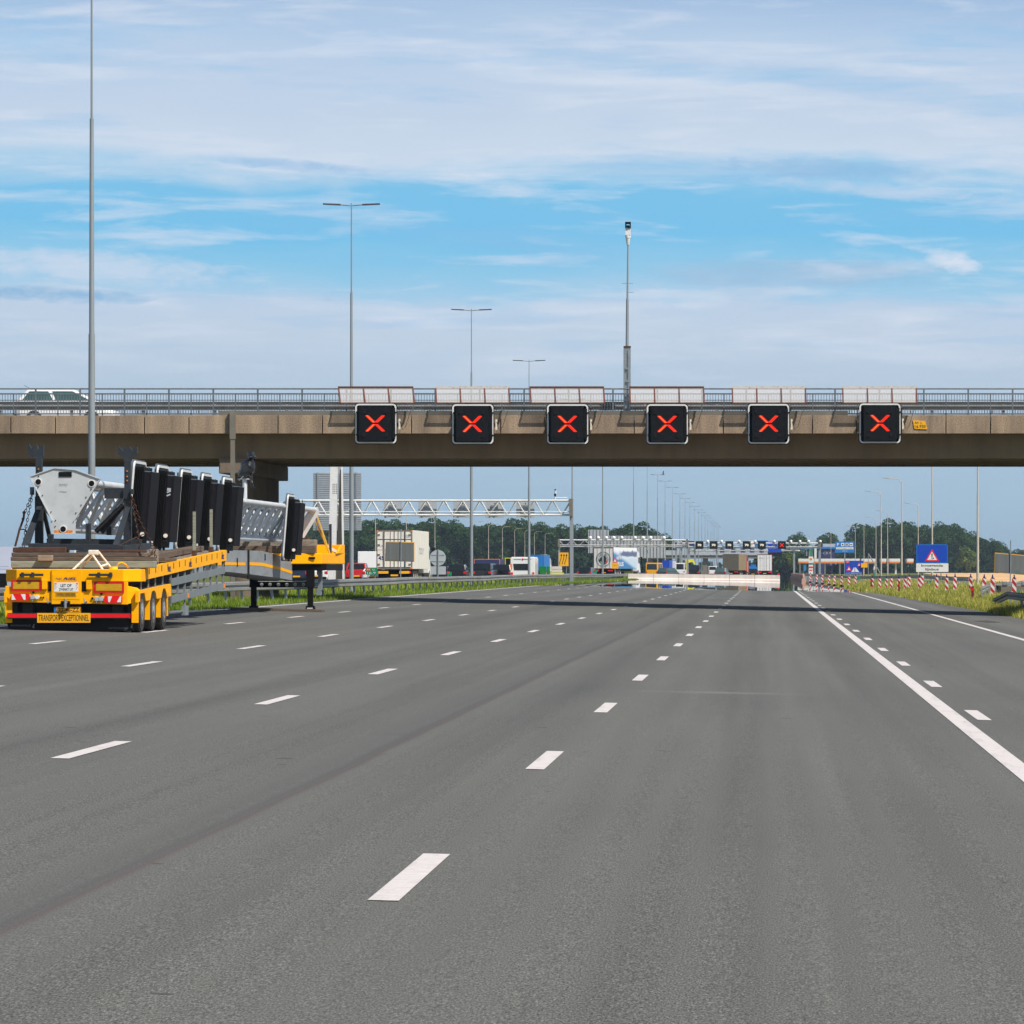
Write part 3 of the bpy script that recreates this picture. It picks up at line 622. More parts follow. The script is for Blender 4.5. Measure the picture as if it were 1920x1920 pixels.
# white hatchback on the bridge, driving right
def car(name, label, cat, loc, rz, paint, kind='hatch', group=None, glass='glass', Lc=4.2, plate=True, wdt=1.78, H=1.48):
    t = thing(name, label, cat, loc, rz, group); hw = wdt/2
    P_ = {'hatch': dict(rb=(0, .95), rt=(.42, H), ft=(2.2, H), fb=(3.15, .95), nose=.72),
          'suv': dict(rb=(0, 1.05), rt=(.30, H), ft=(2.4, H), fb=(3.2, 1.02), nose=.86),
          'van': dict(rb=(0, 1.1), rt=(.10, H), ft=(3.6, H), fb=(4.25, 1.12), nose=.95),
          'estate': dict(rb=(0, .92), rt=(.5, H), ft=(2.9, H), fb=(3.6, .92), nose=.75)}[kind]
    rb, rt, ft, fb = P_['rb'], P_['rt'], P_['ft'], P_['fb']; ht = hw*.80 if kind != 'van' else hw*.93
    b = MB()
    st_ = [(0.0, .32, .90, rb[1]-.02, rb[1]), (.18, .24, 1, rb[1]-.05, rb[1]), (fb[0], .22, 1, fb[1]-.05, fb[1]), (Lc-.5, .22, .97, P_['nose']-.04, P_['nose']+.03), (Lc, .28, .84, P_['nose']-.16, P_['nose']-.10)]
    vs = []; fs = []
    for y, zb, k, zs, zt in st_:
        w_ = hw*k; vs += [(-w_*.93, y, zb), (-w_, y, .5), (-w_*.98, y, zs), (-w_*.88, y, zt), (w_*.88, y, zt), (w_*.98, y, zs), (w_, y, .5), (w_*.93, y, zb)]
    for i in range(len(st_)-1):
        for j in range(8): fs.append((i*8+j, i*8+(j+1) % 8, (i+1)*8+(j+1) % 8, (i+1)*8+j))
    fs += [tuple(range(8)), tuple(range(39, 31, -1))]; b.add(vs, fs, False)
    hb = hw*.93
    cab = [(-hb, rb[0]+.02, rb[1]), (hb, rb[0]+.02, rb[1]), (hb*.98, fb[0], fb[1]), (-hb*.98, fb[0], fb[1]), (-ht, rt[0], rt[1]), (ht, rt[0], rt[1]), (ht*.96, ft[0], ft[1]), (-ht*.96, ft[0], ft[1])]
    b.hexa(cab); b.build('body', paint, t, .05)
    def pane(nm, q, a0=.08, a1=.92, c0=.12, c1=.86, off=(0, 0, 0)):
        q = [Vector(v) for v in q]
        def bl(u, v): return q[0]*(1-u)*(1-v)+q[1]*u*(1-v)+q[2]*u*v+q[3]*(1-u)*v
        n_ = (q[1]-q[0]).cross(q[3]-q[0]).normalized(); cc = sum(q, Vector())/4; ctr = sum([Vector(v) for v in cab], Vector())/8
        if n_.dot(cc-ctr) < 0: n_ = -n_
        b = MB(); pp = [bl(a0, c0), bl(a1, c0), bl(a1-.02, c1), bl(a0+.02, c1)]
        b.hexa([p-n_*.02 for p in pp]+[p+n_*.012 for p in pp]); return b.build(nm, glass, t)
    pane('rear_window', [cab[0], cab[1], cab[5], cab[4]]); pane('windscreen', [cab[2], cab[3], cab[7], cab[6]])
    for q in ([cab[1], cab[2], cab[6], cab[5]], [cab[3], cab[0], cab[4], cab[7]]):
        fl = q[0] is cab[3]
        pane('side_window', q, .06, .46); pane('side_window', q, .50, .93)
    for sx in (-1, 1):
        b = MB(); b.box(min(sx*hw*.99, sx*hw*.70), max(sx*hw*.99, sx*hw*.70), -.015, .14, .72, .96); b.build('tail_light', 'red', t, .02)
        for y in (.72, Lc-.85):
            b = MB(); b.use(0).tube([(sx*(hw-.2), y, .31), (sx*(hw+.01), y, .31)], .31, 18); b.use(1).tube([(sx*(hw+.005), y, .31), (sx*(hw+.02), y, .31)], .19, 14); b.build('wheel', ['tyre', 'rim'], t)
    b = MB(); b.box(-hw*.9, hw*.9, -.05, .1, .3, .5); b.build('bumper', 'black', t, .03)
    if plate: b = MB(); b.box(-.26, .26, -.065, -.045, .52, .63); b.build('number_plate', 'signyel', t)
    return t
t = car('hatchback', 'silver white hatchback crossing the overpass behind the railing', 'car', (XW(36, 156.5), 156.5, 6.93), R(-90), 'whitecar', 'hatch', None, 'glassg', 3.75, True, 1.72, 1.42)
b = MB(); b.tube([(.0, .55, 1.42), (0, .18, 1.62)], .006, 4); b.build('aerial', 'black', t)
# ------------------------------------------------------------------ lamp posts
def lamp_double(label, loc, H=17.9):
    t = thing('lamp_post', label, 'lamp post', loc, 0, 'double armed lamp posts along the verge')
    b = MB(); hs = [0, 3.5, 7.75, 13.8, H]; rs = [.125, .115, .10, .085, .05]
    rr_ = [(.105, .10), (.10, .09), (.074, .056), (.034, .026)]
    for k in range(4): b.tube([(0, 0, hs[k]), (0, 0, hs[k+1])], rr_[k][0], 14, rr_[k][1])
    b.build('pole', 'mast', t)
    for sx in (-1, 1):
        b = MB(); b.tube([(0, 0, H-.12), (sx*.55, 0, H-.07)], .028, 8); b.build('arm', 'mast', t)
        b = MB(); b.hexa([(sx*.5, -.1, H-.11), (sx*1.3, -.12, H-.07), (sx*1.3, .12, H-.07), (sx*.5, .1, H-.11), (sx*.5, -.07, H-.04), (sx*1.3, -.08, H-.01), (sx*1.3, .08, H-.01), (sx*.5, .07, H-.04)]); b.build('lamp_head', 'frame', t)
    return t
xs = [172, 659, 884, 992, 1073, 1130, 1188, 1213.5, 1233, 1247, 1260.6, 1274.7, 1284.4, 1293.4, 1302, 1309.7, 1315.6, 1322, 1327, 1333, 1337, 1340, 1344, 1347]
l0 = None
for i, px in enumerate(xs):
    Xl = -19.0 if i else -18.95; D_ = F*-Xl/(CX-px)
    lb = f'tall double armed lamp post, {ORD[i]} from the camera in the verge row'
    loc = (Xl, D_, gz(Xl, min(D_, 1e4))-.02)
    if l0 is None: l0 = lamp_double(lb, loc)
    else: dup(l0, loc, 0, lb)
def lamp_single(label, loc, group, H=13.0, arm=2.5):
    t = thing('lamp_post', label, 'lamp post', loc, 0, group)
    b = MB(); b.tube([(0, 0, 0), (0, 0, 4.3)], .11, 12, .10); b.tube([(0, 0, 4.3), (0, 0, 7.5)], .085, 12, .075); pts = [(0, 0, 7.5), (0, 0, H-.7)]
    for k in range(1, 6): a = R(90*k/5); pts.append((-.7+.7*math.cos(a), 0, H-.7+.7*math.sin(a)))
    pts.append((-arm*.65, 0, H+.05)); b.tube(pts, .062, 10, .04); b.build('pole', 'mast2', t)
    b = MB(); b.hexa([(-arm*.62, -.1, H-.02), (-arm, -.12, H+.10), (-arm, .12, H+.10), (-arm*.62, .1, H-.02), (-arm*.62, -.07, H+.08), (-arm, -.08, H+.15), (-arm, .08, H+.15), (-arm*.62, .07, H+.08)]); b.build('lamp_head', 'steelbeam', t)
    return t
l1 = None
rowA = [(17.1, 331), (17.1, 422), (17.1, 517), (17.0, 606)]; rowB = [(26.6, 717), (24.0, 810), (24.4, 911), (24.8, 1040), (23.9, 1100), (20, 1268), (17, 1450), (16.5, 1570), (15.5, 1680), (15, 1790)]
for i, (X, D_) in enumerate(rowA+rowB):
    lb = f'curved lamp post, {ORD[i]} from the front in the row right of the road' if i < 4 else f'distant curved lamp post, {ORD[i-4]} of those trailing behind the service sign'
    if l1 is None: l1 = lamp_single(lb, (X, D_, gz(X, D_)-.03), 'single armed lamp posts right of the road')
    else: dup(l1, (X, D_, gz(X, D_)-.03), 0, lb)
l2 = None
for i, px in enumerate([704, 762, 815.5, 885, 916, 942, 965, 984, 1002, 1022, 1036, 1054]):
    D_ = 68*F/(CX-px); lb = f'slender curved lamp post in front of the left wood, {ORD[i]} from left'
    loc = (-68, D_, .1)
    if l2 is None:
        l2 = lamp_single(lb, loc, 'lamp posts before the left wood', 12.2); l2.rotation_euler = (0, 0, math.pi)
    else: dup(l2, loc, math.pi, lb)
# birds
for px, py, D_, lb in ((1243.5, 890, 717, 'dark bird perched on the arm of a far lamp post'),):
    t = thing('bird', lb, 'bird', (XW(px, D_), D_, ZW(py, D_)))
    b = MB(); b.ball((0, 0, .22), .2, 10, 6, (.55, .9, 1.35)); b.ball((.05, -.05, .55), .1, 8, 5); b.tube([(.08, -.1, .55), (.12, -.22, .54)], .03, 6, .005); b.tube([(0, .1, .1), (-.1, .35, -.15)], .07, 6, .03)
    b.tube([(0, -.02, .02), (0, -.02, -.12)], .015, 5); b.build('body', 'black', t)
# ------------------------------------------------------------------ guardrails
def guardrail(label, path, dz, side=1, post=4.0, group='guardrails', m='galvr', double=False, ends=None):
    t = thing('guardrail', label, 'guardrail', (path[0][0], path[0][1], 0), 0, group); ox, oy = path[0]
    pp = []
    for (x0, y0), (x1, y1) in zip(path[:-1], path[1:]):
        n = max(1, int(math.hypot(x1-x0, y1-y0)/8))
        for k in range(n): pp.append((x0+(x1-x0)*k/n, y0+(y1-y0)*k/n))
    pp.append(path[-1])
    zf = [gz(x, y)+dz+.012*math.sin(y*.07)+.01*math.sin(y*.19+1) for x, y in pp]
    if ends:
        for i, (x, y) in enumerate(pp):
            d = math.hypot(x-path[0][0], y-path[0][1])
            if d < ends: zf[i] -= (1-d/ends)*(dz-.05)
    P3 = [(x-ox, y-oy, z_) for (x, y), z_ in zip(pp, zf)]
    b = MB(); wbeam(b, P3, side); b.sweep([(0, .31), (.05*side*-1, .31)], P3)
    if double: b.sweep([(-q[0]*side-.28*side*0+.24, q[1]) for q in WB], P3)
    b.build('beam', m, t)
    b = MB(); b.beam((.14, 0, -dz-.1), (.06, 0, .2), .09, .07); p0 = None; cnt = 0
    for (x0, y0, z0), (x1, y1, z1) in zip(P3[:-1], P3[1:]):
        n = max(1, round(math.hypot(x1-x0, y1-y0)/post))
        for k in range(n):
            if cnt >= 100: continue
            q = (x0+(x1-x0)*k/n, y0+(y1-y0)*k/n, z0+(z1-z0)*k/n); cnt += 1
            if p0 is None: p0 = b.build('post', 'galv', t); p0.location = q
            else: c = p0.copy(); COL.objects.link(c); c.parent = t; c.location = q
    return t
guardrail('long grey guardrail on the grass verge behind the trailer', [(-17.5, 70), (-17.5, 300), (-17.4, 460), (-17.4, 502)], .40, 1, 4, 'guardrails', 'galvr', True)
guardrail('near dark guardrail end sloping into the grass at right edge', [(9.85, 177), (10.05, 170), (10.2, 150), (10.3, 60)], .36, -1, 3, 'guardrails', 'galv_shade', False, 7)
guardrail('light grey guardrail stub right of the pale lamp post', [(10.3, 197), (15.2, 250), (19, 290)], .36, -1, 4)
guardrail('thin distant guardrail curving behind the delineators', [(14.6, 296), (14.5, 355), (11, 450), (7.5, 540), (5.9, 610), (5.2, 760)], .5, -1, 4)
# crash cushion box by right edge
t = thing('crash_cushion', 'grey crash cushion boxes behind the right guardrails', 'crash cushion', (XW(1905, 214), 214, gz(10, 214)))
b = MB(); b.box(-.8, 1.6, 0, 5, .0, .75); b.build('base_box', 'steelbeam', t, .03)
b = MB()
for k in range(4): b.box(-.7+k*.5, -.42+k*.5, -.05, .4, .76, .98)
b.build('black_segments', 'galv', t, .03)
# ------------------------------------------------------------------ exceptional-transport trailer
TX, TD = -13.35, 78.55
g0 = gz(-12.1, TD)
T = thing('low_loader_trailer', 'long yellow extendable low loader trailer parked on the left lane', 'trailer', (TX, TD, g0))
zz = lambda y: (1850-y)*.002033          # heights read off the rear view
uu = lambda x: XW(x/5.053, TD)-TX
ud_ = lambda x, d: XW(x/5.053, TD+d)-TX          # same, for things d metres ahead of the rear face
zd_ = lambda y, d: ZW(820+y/5.053, TD+d)-g0
def dz_top(y): # top of the side rail above local ground, y = metres ahead of the rear face
    return 1.22+.0335*y
# rear upper beam with bevelled corners
b = MB(); z0, z1 = zz(1368), zz(1250)
out_ = [(-1.05, 0), (1.0, 0), (1.30, .32), (1.30, .9), (-1.30, .9), (-1.30, .26)]
b.prism([(x, y) for x, y in out_], 'z', z0, z1); b.build('rear_beam', 'yellow', T, .012)
# lower body with trapezoid skirts
b = MB()
b.prism([(-1.12, zz(1365)), (-1.12, zz(1418)), (-1.27, zz(1408)), (-1.27, zz(1500)), (-1.14, zz(1560)), (1.08, zz(1585)), (1.08, zz(1370))], 'y', .02, .10)
b.build('rear_panel', 'yellow', T, .008)
b = MB()
for x0, x1 in ((455, 488), (770, 818)): b.box(uu(x0), uu(x1), .005, .019, zz(1460), zz(1368)).cut()
b.build('recess', 'black', T)
b = MB(); b.box(uu(490), uu(772), -.03, .02, zz(1580), zz(1252)); b.box(uu(398), uu(448), -.035, .02, zz(1440), zz(1345)); b.box(uu(818), uu(870), -.035, .02, zz(1442), zz(1350)); b.build('centre_panel', 'yellow', T, .006)
b = MB(); b.box(uu(505), uu(757), -.036, -.031, zz(1535), zz(1300)); b.build('name_plate', 'yellow', T)
text('Mc&G', uu(560), -.038, zz(1340), .12, .038, 'textn', T, shear=.3); text('RIEL', uu(665), -.038, zz(1340), .26, .05, 'textn', T, shear=.35, bold=.03)
text('BIJZONDER TRANSPORT', uu(640), -.038, zz(1362), .36, .014, 'textn', T)
b = MB()
for x0, x1 in ((190, 415), (845, 1070)):
    b.box(uu(x0), uu(x1), -.075, -.035, zz(1315), zz(1292))
    for k in (.12, .55) if x0 < 400 else (.42, .92): xx = uu(x0+(x1-x0)*k); b.box(xx-.025, xx+.025, -.085, 0.0, zz(1328), zz(1280))
    b.cut()
b.build('grab_bar', 'frame', T, .004)
for x0, x1, y0, y1 in ((105, 390, 1352, 1455), (890, 1175, 1370, 1472)):
    b = MB(); b.box(uu(x0), uu(x1), -.012, .018, zz(y1), zz(y0)); f = b.build('marker_board', 'red', T)
    b = MB(); b.box(uu(x0+20), uu(x1-20), -.016, -.0125, zz(y1-19), zz(y0+19)); b.build('yellow_field', 'board', f)
for x0, x1, y0, y1, s_ in ((110, 280, 1480, 1545, 1), (990, 1160, 1500, 1568, -1)):
    b = MB(); cx_, cz_ = (uu(x0)+uu(x1))/2, (zz(y0)+zz(y1))/2; b.prism([(cx_+p, cz_+q) for p, q in rrect((uu(x1)-uu(x0))/2, (zz(y0)-zz(y1))/2, .03)], 'y', -.03, .02)
    f = b.build('tail_light', 'redb', T); a = uu(x0); c = uu(x1); k = (c-a)
    q0, q1 = zz(y1)+.012, zz(y0)-.012
    b = MB()
    if s_ > 0: b.prism([(a+.01*k, q0), (a+.25*k, q0), (a+.08*k, q1), (a+.02*k, q1)], 'y', -.034, -.0305); b.prism([(a+.69*k, q0), (a+.79*k, q0), (a+.79*k, q1), (a+.53*k, q1)], 'y', -.034, -.0305)
    else: b.prism([(c-.07*k, q0), (c-.30*k, q0), (c-.12*k, q1), (c-.05*k, q1)], 'y', -.034, -.0305); b.prism([(c-.77*k, q0), (c-.80*k, q1), (c-.56*k, q1), (c-.70*k, q0)], 'y', -.034, -.0305)
    b.build('white_lens', 'white', f)
b = MB()
for x, y in ((310, 1515), (918, 1530), (960, 1530)): b.box(uu(x)-.038, uu(x)+.038, -.05, .02, zz(y)-.04, zz(y)+.04); b.box(uu(x)-.01, uu(x)+.01, -.04, 0, zz(y)-.075, zz(y)-.04).cut()
b.build('socket_box', 'signback', T, .006)
b = MB(); b.tube([(uu(355), -.05, zz(1514)), (uu(355), .02, zz(1514))], .038, 14); b.build('socket', 'white', T)
b = MB()
for x, y in ((388, 1517), (410, 1517), (315, 1470), (960, 1485), (875, 1525)): b.tube([(uu(x), -.012, zz(y)), (uu(x), .03, zz(y))], .016 if x > 380 and x < 420 else .022, 8).cut()
b.build('hole', 'black', T)
b = MB(); b.box(uu(515), uu(745), -.042, -.0365, zz(1463), zz(1376)); f = b.build('warning_plate', 'white', T)
text('LET OP', uu(630), -.044, zz(1404), .21, .060, 'text', f, bold=.02); text('ZWENKT UIT', uu(630), -.044, zz(1441), .28, .048, 'text', f, bold=.015)
b = MB()
for s_ in (-1, 1):
    for k in (-.5, .5, 1.45):
        xm = uu(630)+s_*.205; zc = zz(1420)+k*.055-.01
        zt_, zb_ = min(zc+.052, zz(1379)), max(zc-.0, zz(1460)); 
        if zt_ > zb_: b.prism([(xm-s_*.02, zt_-.012), (xm-s_*.02, zt_), (xm+s_*.02, zb_+.0), (xm+s_*.02, zb_-.012 if zb_-.012 > zz(1461) else zb_)] if s_ < 0 else [(xm+.02, zt_), (xm+.02, zt_-.014), (xm-.02, zb_-.012), (xm-.02, zb_+.002)], 'y', -.044, -.0425)
b.build('red_stripe', 'red', f)
b = MB(); b.box(uu(530), uu(725), -.042, -.0365, zz(1508), zz(1470)); f = b.build('work_traffic_plate', 'board', T); text('WERKVERKEER', uu(628), -.044, zz(1489), .36, .058, 'text', f, bold=.01)
# underside: black backing, bumper, plates, mudflap
b = MB(); b.box(-1.16, 1.14, .30, .36, .06, zz(1562)); b.build('underrun_shield', 'rubber', T)
b = MB(); b.box(-1.22, 1.17, .16, .22, .03, .34); f = b.build('mudflap', 'rubber', T)
text('FAYMONVILLE', uu(180), .156, zz(1783), .39, .035, 'textg', f, shear=.2); text('FAYMONVILLE', uu(1112), .156, zz(1808), .39, .035, 'textg', f, shear=.2)
b = MB()
for x in (uu(305), uu(1238)): b.prism([(x-.03, zz(1800)), (x+.0, zz(1770)), (x+.03, zz(1768)), (x+.005, zz(1785)), (x+.02, zz(1800)), (x, zz(1812))], 'y', .152, .158)
b.build('flap_emblem', 'textg', f)
b = MB(); b.box(uu(70), uu(1228), -.02, .10, zz(1718), zz(1664)); f = b.build('bumper_bar', 'frame', T, .01)
b = MB(); b.box(uu(70), uu(1222), -.026, -.0205, zz(1708), zz(1674)); b.box(uu(1228)+.001, uu(1228)+.004, -.01, .09, zz(1714), zz(1672)); b.build('red_tape', 'redb', f)
b = MB(); b.box(uu(356), uu(860), -.045, -.027, zz(1755), zz(1664)); f = b.build('oversize_plate', 'signyel', T); text('TRANSPORT EXCEPTIONNEL', uu(608), -.048, zz(1709), .965, .118, 'text', f)
b = MB(); b.box(uu(510), uu(766), .02, .035, zz(1660), zz(1606)); f = b.build('number_plate', 'signyel', T); text('22-46-ZZ', uu(650), .017, zz(1633), .40, .075, 'text', f, bold=.01)
b = MB(); b.box(uu(510), uu(533), .0165, .019, zz(1660), zz(1606)); b.build('blue_band', 'blue2', f)
b = MB(); b.box(uu(585), uu(668), -.12, .03, zz(1608), zz(1550)); b.build('coupling', 'black', T, .01)
b = MB(); b.tube([(uu(630), -.14, zz(1615)), (uu(630), -.14, zz(1530))], .028, 10); b.tube([(uu(615), -.13, zz(1585)), (uu(650), -.13, zz(1560))], .016, 8)
for x in (455, 805): b.tube([(uu(x), -.05, zz(1570)), (uu(x-6), -.04, zz(1525))], .012, 6); b.tube([(uu(x), -.05, zz(1570)), (uu(x+25), -.06, zz(1555))], .02, 6)
b.build('coupling_pin', 'galv', T)
# deck side rails (cambered) and deck boards
def prof_y(y0, y1, n): return [y0+(y1-y0)*i/n for i in range(n+1)]
for sx in (-1, 1):
    b = MB(); ys = prof_y(.9, 12.75, 12)
    for a, c in zip(ys[:-1], ys[1:]):
        xa, xc = (sx*1.21, sx*1.30) if sx > 0 else (sx*1.30, sx*1.21)
        b.hexa([(xa, a, dz_top(a)-.235), (xc, a, dz_top(a)-.235), (xc, c, dz_top(c)-.235), (xa, c, dz_top(c)-.235), (xa, a, dz_top(a)), (xc, a, dz_top(a)), (xc, c, dz_top(c)), (xa, c, dz_top(c))])
    r_ = b.build('side_rail', 'yellow', T)
    if sx > 0:
        b = MB()
        for k in range(14): y = 1.3+k*.82; b.box(1.3005, 1.306, y, y+.05, dz_top(y)-.14, dz_top(y)-.02).cut()
        b.build('lashing_slot', 'black', r_)
        for y in (4.0, 7.0, 12.1):
            text('RIEL', 1.3065, y, dz_top(y)-.13, .42, .10, 'textn', r_, plane='x', shear=.3, bold=.03)
b = MB(); ys = prof_y(.05, 12.75, 26)
for i, (a, c) in enumerate(zip(ys[:-1], ys[1:])):
    h = .012*(i % 2); b.hexa([(-1.2, a, dz_top(a)-.10), (1.2, a, dz_top(a)-.10), (1.2, c-.012, dz_top(c)-.10), (-1.2, c-.012, dz_top(c)-.10), (-1.2, a, dz_top(a)-.03+h), (1.2, a, dz_top(a)-.03+h), (1.2, c-.012, dz_top(c)-.03+h), (-1.2, c-.012, dz_top(c)-.03+h)])
for i in range(len(b.v)):
    if b.v[i][1] < .3: b.v[i] = (b.v[i][0]*.82, b.v[i][1], b.v[i][2])
b.build('deck_boards', 'wood', T)
b = MB(); ys = prof_y(.4, 12.6, 8)
for a, c in zip(ys[:-1], ys[1:]):
    for sx in (-.55, .4): b.hexa([(sx, a, .62+.03*a*.6), (sx+.15, a, .62+.018*a), (sx+.15, c, .62+.018*c), (sx, c, .62+.018*c), (sx, a, dz_top(min(a, 20))-.14), (sx+.15, a, dz_top(min(a, 20))-.14), (sx+.15, c, dz_top(min(c, 20))-.14), (sx, c, dz_top(min(c, 20))-.14)])
b.build('chassis_beam', 'black', T)
# lower fender skirt with three wheel arches
wy = [.55, 2.0, 3.42]; WR = .405
for sx in (-1, 1):
    b = MB(); xa, xc = (1.235, 1.285) if sx > 0 else (-1.285, -1.235)
    top = lambda y: .80+.028*y; arch = [(w_-.47, w_+.47) for w_ in wy]
    ys = sorted(set([-.02, 4.35]+[w_+.47*math.cos(R(k*18)) for w_ in wy for k in range(11)]))
    def bot(y):
        z_ = .58+.022*y
        for w_ in wy:
            if abs(y-w_) < .47: z_ = max(z_, .38+math.sqrt(max(0, .47**2-(y-w_)**2)))
        return min(z_, top(y)-.06)
    ys = [y for y in ys if -.03 <= y <= 4.4]
    for a, c in zip(ys[:-1], ys[1:]):
        b.hexa([(xa, a, bot(a)), (xc, a, bot(a)), (xc, c, bot(c)), (xa, c, bot(c)), (xa, a, top(a)), (xc, a, top(a)), (xc, c, top(c)), (xa, c, top(c))])
    if sx > 0: b.hexa([(1.06, .02, .55), (1.06, .10, .55), (1.24, .16, .60), (1.30, -.01+.17, .60), (1.06, .02, .90), (1.06, .10, .90), (1.24, .2, .86), (1.30, .16, .82)])
    b.build('wheel_skirt', 'yellow', T)
    b = MB()
    for y in (.07, 1.50, 2.93, 3.90): b.box(min(sx*1.15, sx*1.28) if y < 3.9 else min(xa, xc), max(sx*1.15, sx*1.28) if y < 3.9 else max(xa, xc), y, y+.04, .19 if y < .5 else .20+.02*y, .66+.02*y).cut()
    b.build('fender_flap', 'yellow', T)
    b = MB()
    for a, c in zip(prof_y(.3, 4.2, 6)[:-1], prof_y(.3, 4.2, 6)[1:]): b.hexa([(sx*1.22, a, top(a)-.03), (sx*.7, a, top(a)-.03), (sx*.7, c, top(c)-.03), (sx*1.22, c, top(c)-.03), (sx*1.22, a, top(a)+.005), (sx*.7, a, top(a)+.005), (sx*.7, c, top(c)+.005), (sx*1.22, c, top(c)+.005)])
    b.build('fender_boards', 'wood', T)
    b = MB()
    for y in (.75, 1.7, 2.6, 3.6): b.box(sx*1.22-.012, sx*1.22+.012, y, y+.05, top(y), dz_top(y)-.23).cut()
    b.build('stanchion', 'galv', T)
    for y in wy:
        b = MB()
        for o_ in (.0, -.30):
            b.tube([(sx*(1.055+o_)-.0, y, WR), (sx*(1.275+o_), y, WR)], WR-.03, 30)
            b.tube([(sx*(1.075+o_), y, WR), (sx*(1.255+o_), y, WR)], WR, 30)
        wl = b.build('wheel', 'tyre', T)
        b = MB(); b.tube([(sx*1.276, y, WR), (sx*1.281, y, WR)], .245, 24); b.build('rim', 'rimd', wl)
        b = MB(); b.tube([(sx*1.282, y, WR), (sx*1.30, y, WR)], .09, 14); b.tube([(sx*1.282, y, WR), (sx*1.286, y, WR)], .17, 16); b.build('hub', 'greybeam', wl)
b = MB()
for y in wy: b.tube([(-1.0, y, WR), (1.0, y, WR)], .07, 8)
b.build('axle', 'black', T)
# side guard behind the wheels
b = MB()
def sg(y, z): return (1.27, y, z+.0335*(y-4.4)*.9)
for z0_, hh_ in ((.95, .15), (.60, .14)):
    b.beam(sg(4.45, z0_), sg(12.6, z0_), .03, hh_)
for k in range(9): y = 4.5+k*1.0; q = sg(y, .52); b.beam((1.25, y, q[2]), (1.25, y, dz_top(y)-.24), .04, .07, (0, 1, 0))
b.build('side_guard', 'sidegrey', T)
b = MB(); b.beam(sg(6.7, .60), sg(6.9, .60), .05, .09).cut(); b.beam(sg(12.35, .60), sg(12.6, .60), .05, .09); b.build('side_marker', 'orange', T)
b = MB(); b.box(1.2, 1.24, 4.6, 6.5, .34, .37); b.box(1.2, 1.28, 6.4, 6.9, .26, .46); b.box(1.22, 1.25, 6.6, 6.65, .45, .62); b.build('tool_cage', 'galv', T)
# telescopic centre beam and gooseneck
def cb(b, pts, xa, xc):
    for (y0, t0, b0), (y1, t1, b1) in zip(pts[:-1], pts[1:]):
        b.hexa([(xa, y0, b0), (xc, y0, b0), (xc, y1, b1), (xa, y1, b1), (xa, y0, t0), (xc, y0, t0), (xc, y1, t1), (xa, y1, t1)])
    return b
xo = -.06
b = MB(); cb(b, [(12.0, 1.62, 1.10), (18, 1.68, 1.14), (23.5, 1.70, 1.15), (28, 1.68, 1.08)], -1.0, xo); b.build('telescopic_beam', 'greybeam', T)
b = MB(); cb(b, [(26.8, 1.70, 1.10), (30, 1.70, 1.04), (33.5, 1.60, .98), (36.9, 1.46, .90)], -1.04, xo+.03); n_ = b.build('gooseneck', 'greybeam', T)
b = MB(); cb(b, [(26.9, 1.40, 1.32), (30, 1.385, 1.30), (33.5, 1.29, 1.205), (36.85, 1.16, 1.08)], xo+.032, xo+.036); cb(b, [(13, 1.36, 1.29), (18, 1.38, 1.31), (23.5, 1.39, 1.32), (26.7, 1.385, 1.31)], xo+.002, xo+.006); b.build('yellow_line', 'yellow', T)
b = MB()
for y in (17.5, 20, 22.5, 25): b.box(xo+.007, xo+.02, y, y+.10, 1.28, 1.5).cut()
b.box(xo+.033, xo+.05, 26.9, 27.2, .95, 1.72).cut(); b.box(xo+.033, xo+.045, 30.5, 30.65, 1.45, 1.62); b.build('beam_clamp', 'black', T)
b = MB(); pt = [(-1.48, 36.7), (-.17, 36.7), (.80, 36.9), (.97, 41.5), (-1.55, 41.5), (-1.55, 37)]
b.prism(pt, 'z', 1.36, 1.66); b.build('neck_platform', 'yellow', T, .02)
b = MB(); b.box(.45, .62, 36.80, 36.84, 1.50, 1.56); b.build('neck_slot', 'black', T)
b = MB(); b.box(-1.5, .93, 36.95, 41.4, 1.18, 1.355); b.build('neck_underframe', 'black', T)
b = MB(); b.box(-1.5, .97, 41.4, 41.55, 1.37, 1.93); b.prism([(39.6, 1.665), (41.4, 1.665), (41.4, 1.93), (40.9, 1.93)], 'x', .90, .96); b.build('bulkhead', 'yellow', T, .01)
for x in (-1.12, .48):
    b = MB(); b.box(x-.12, x+.10, 36.9, 37.1, .70, 1.2); b.box(x-.085, x+.065, 36.92, 37.08, .12, .72); f = b.build('landing_leg', 'black', T)
    b = MB(); b.prism([(x-.16, .045), (x+.14, .045), (x+.12, .09), (x+.10, .18), (x-.12, .18), (x-.14, .09)], 'y', 36.85, 37.15); b.build('foot', 'black', f)
    b = MB(); b.box(x-.09, x+.07, 36.845, 36.849, .10, .125); b.build('foot_label', 'white', f)
b = MB(); xl, xr = -1.02, .40; z0_, z1_ = .70, .86; n = 6; y_ = 36.95
sx_ = (xr-xl)/n
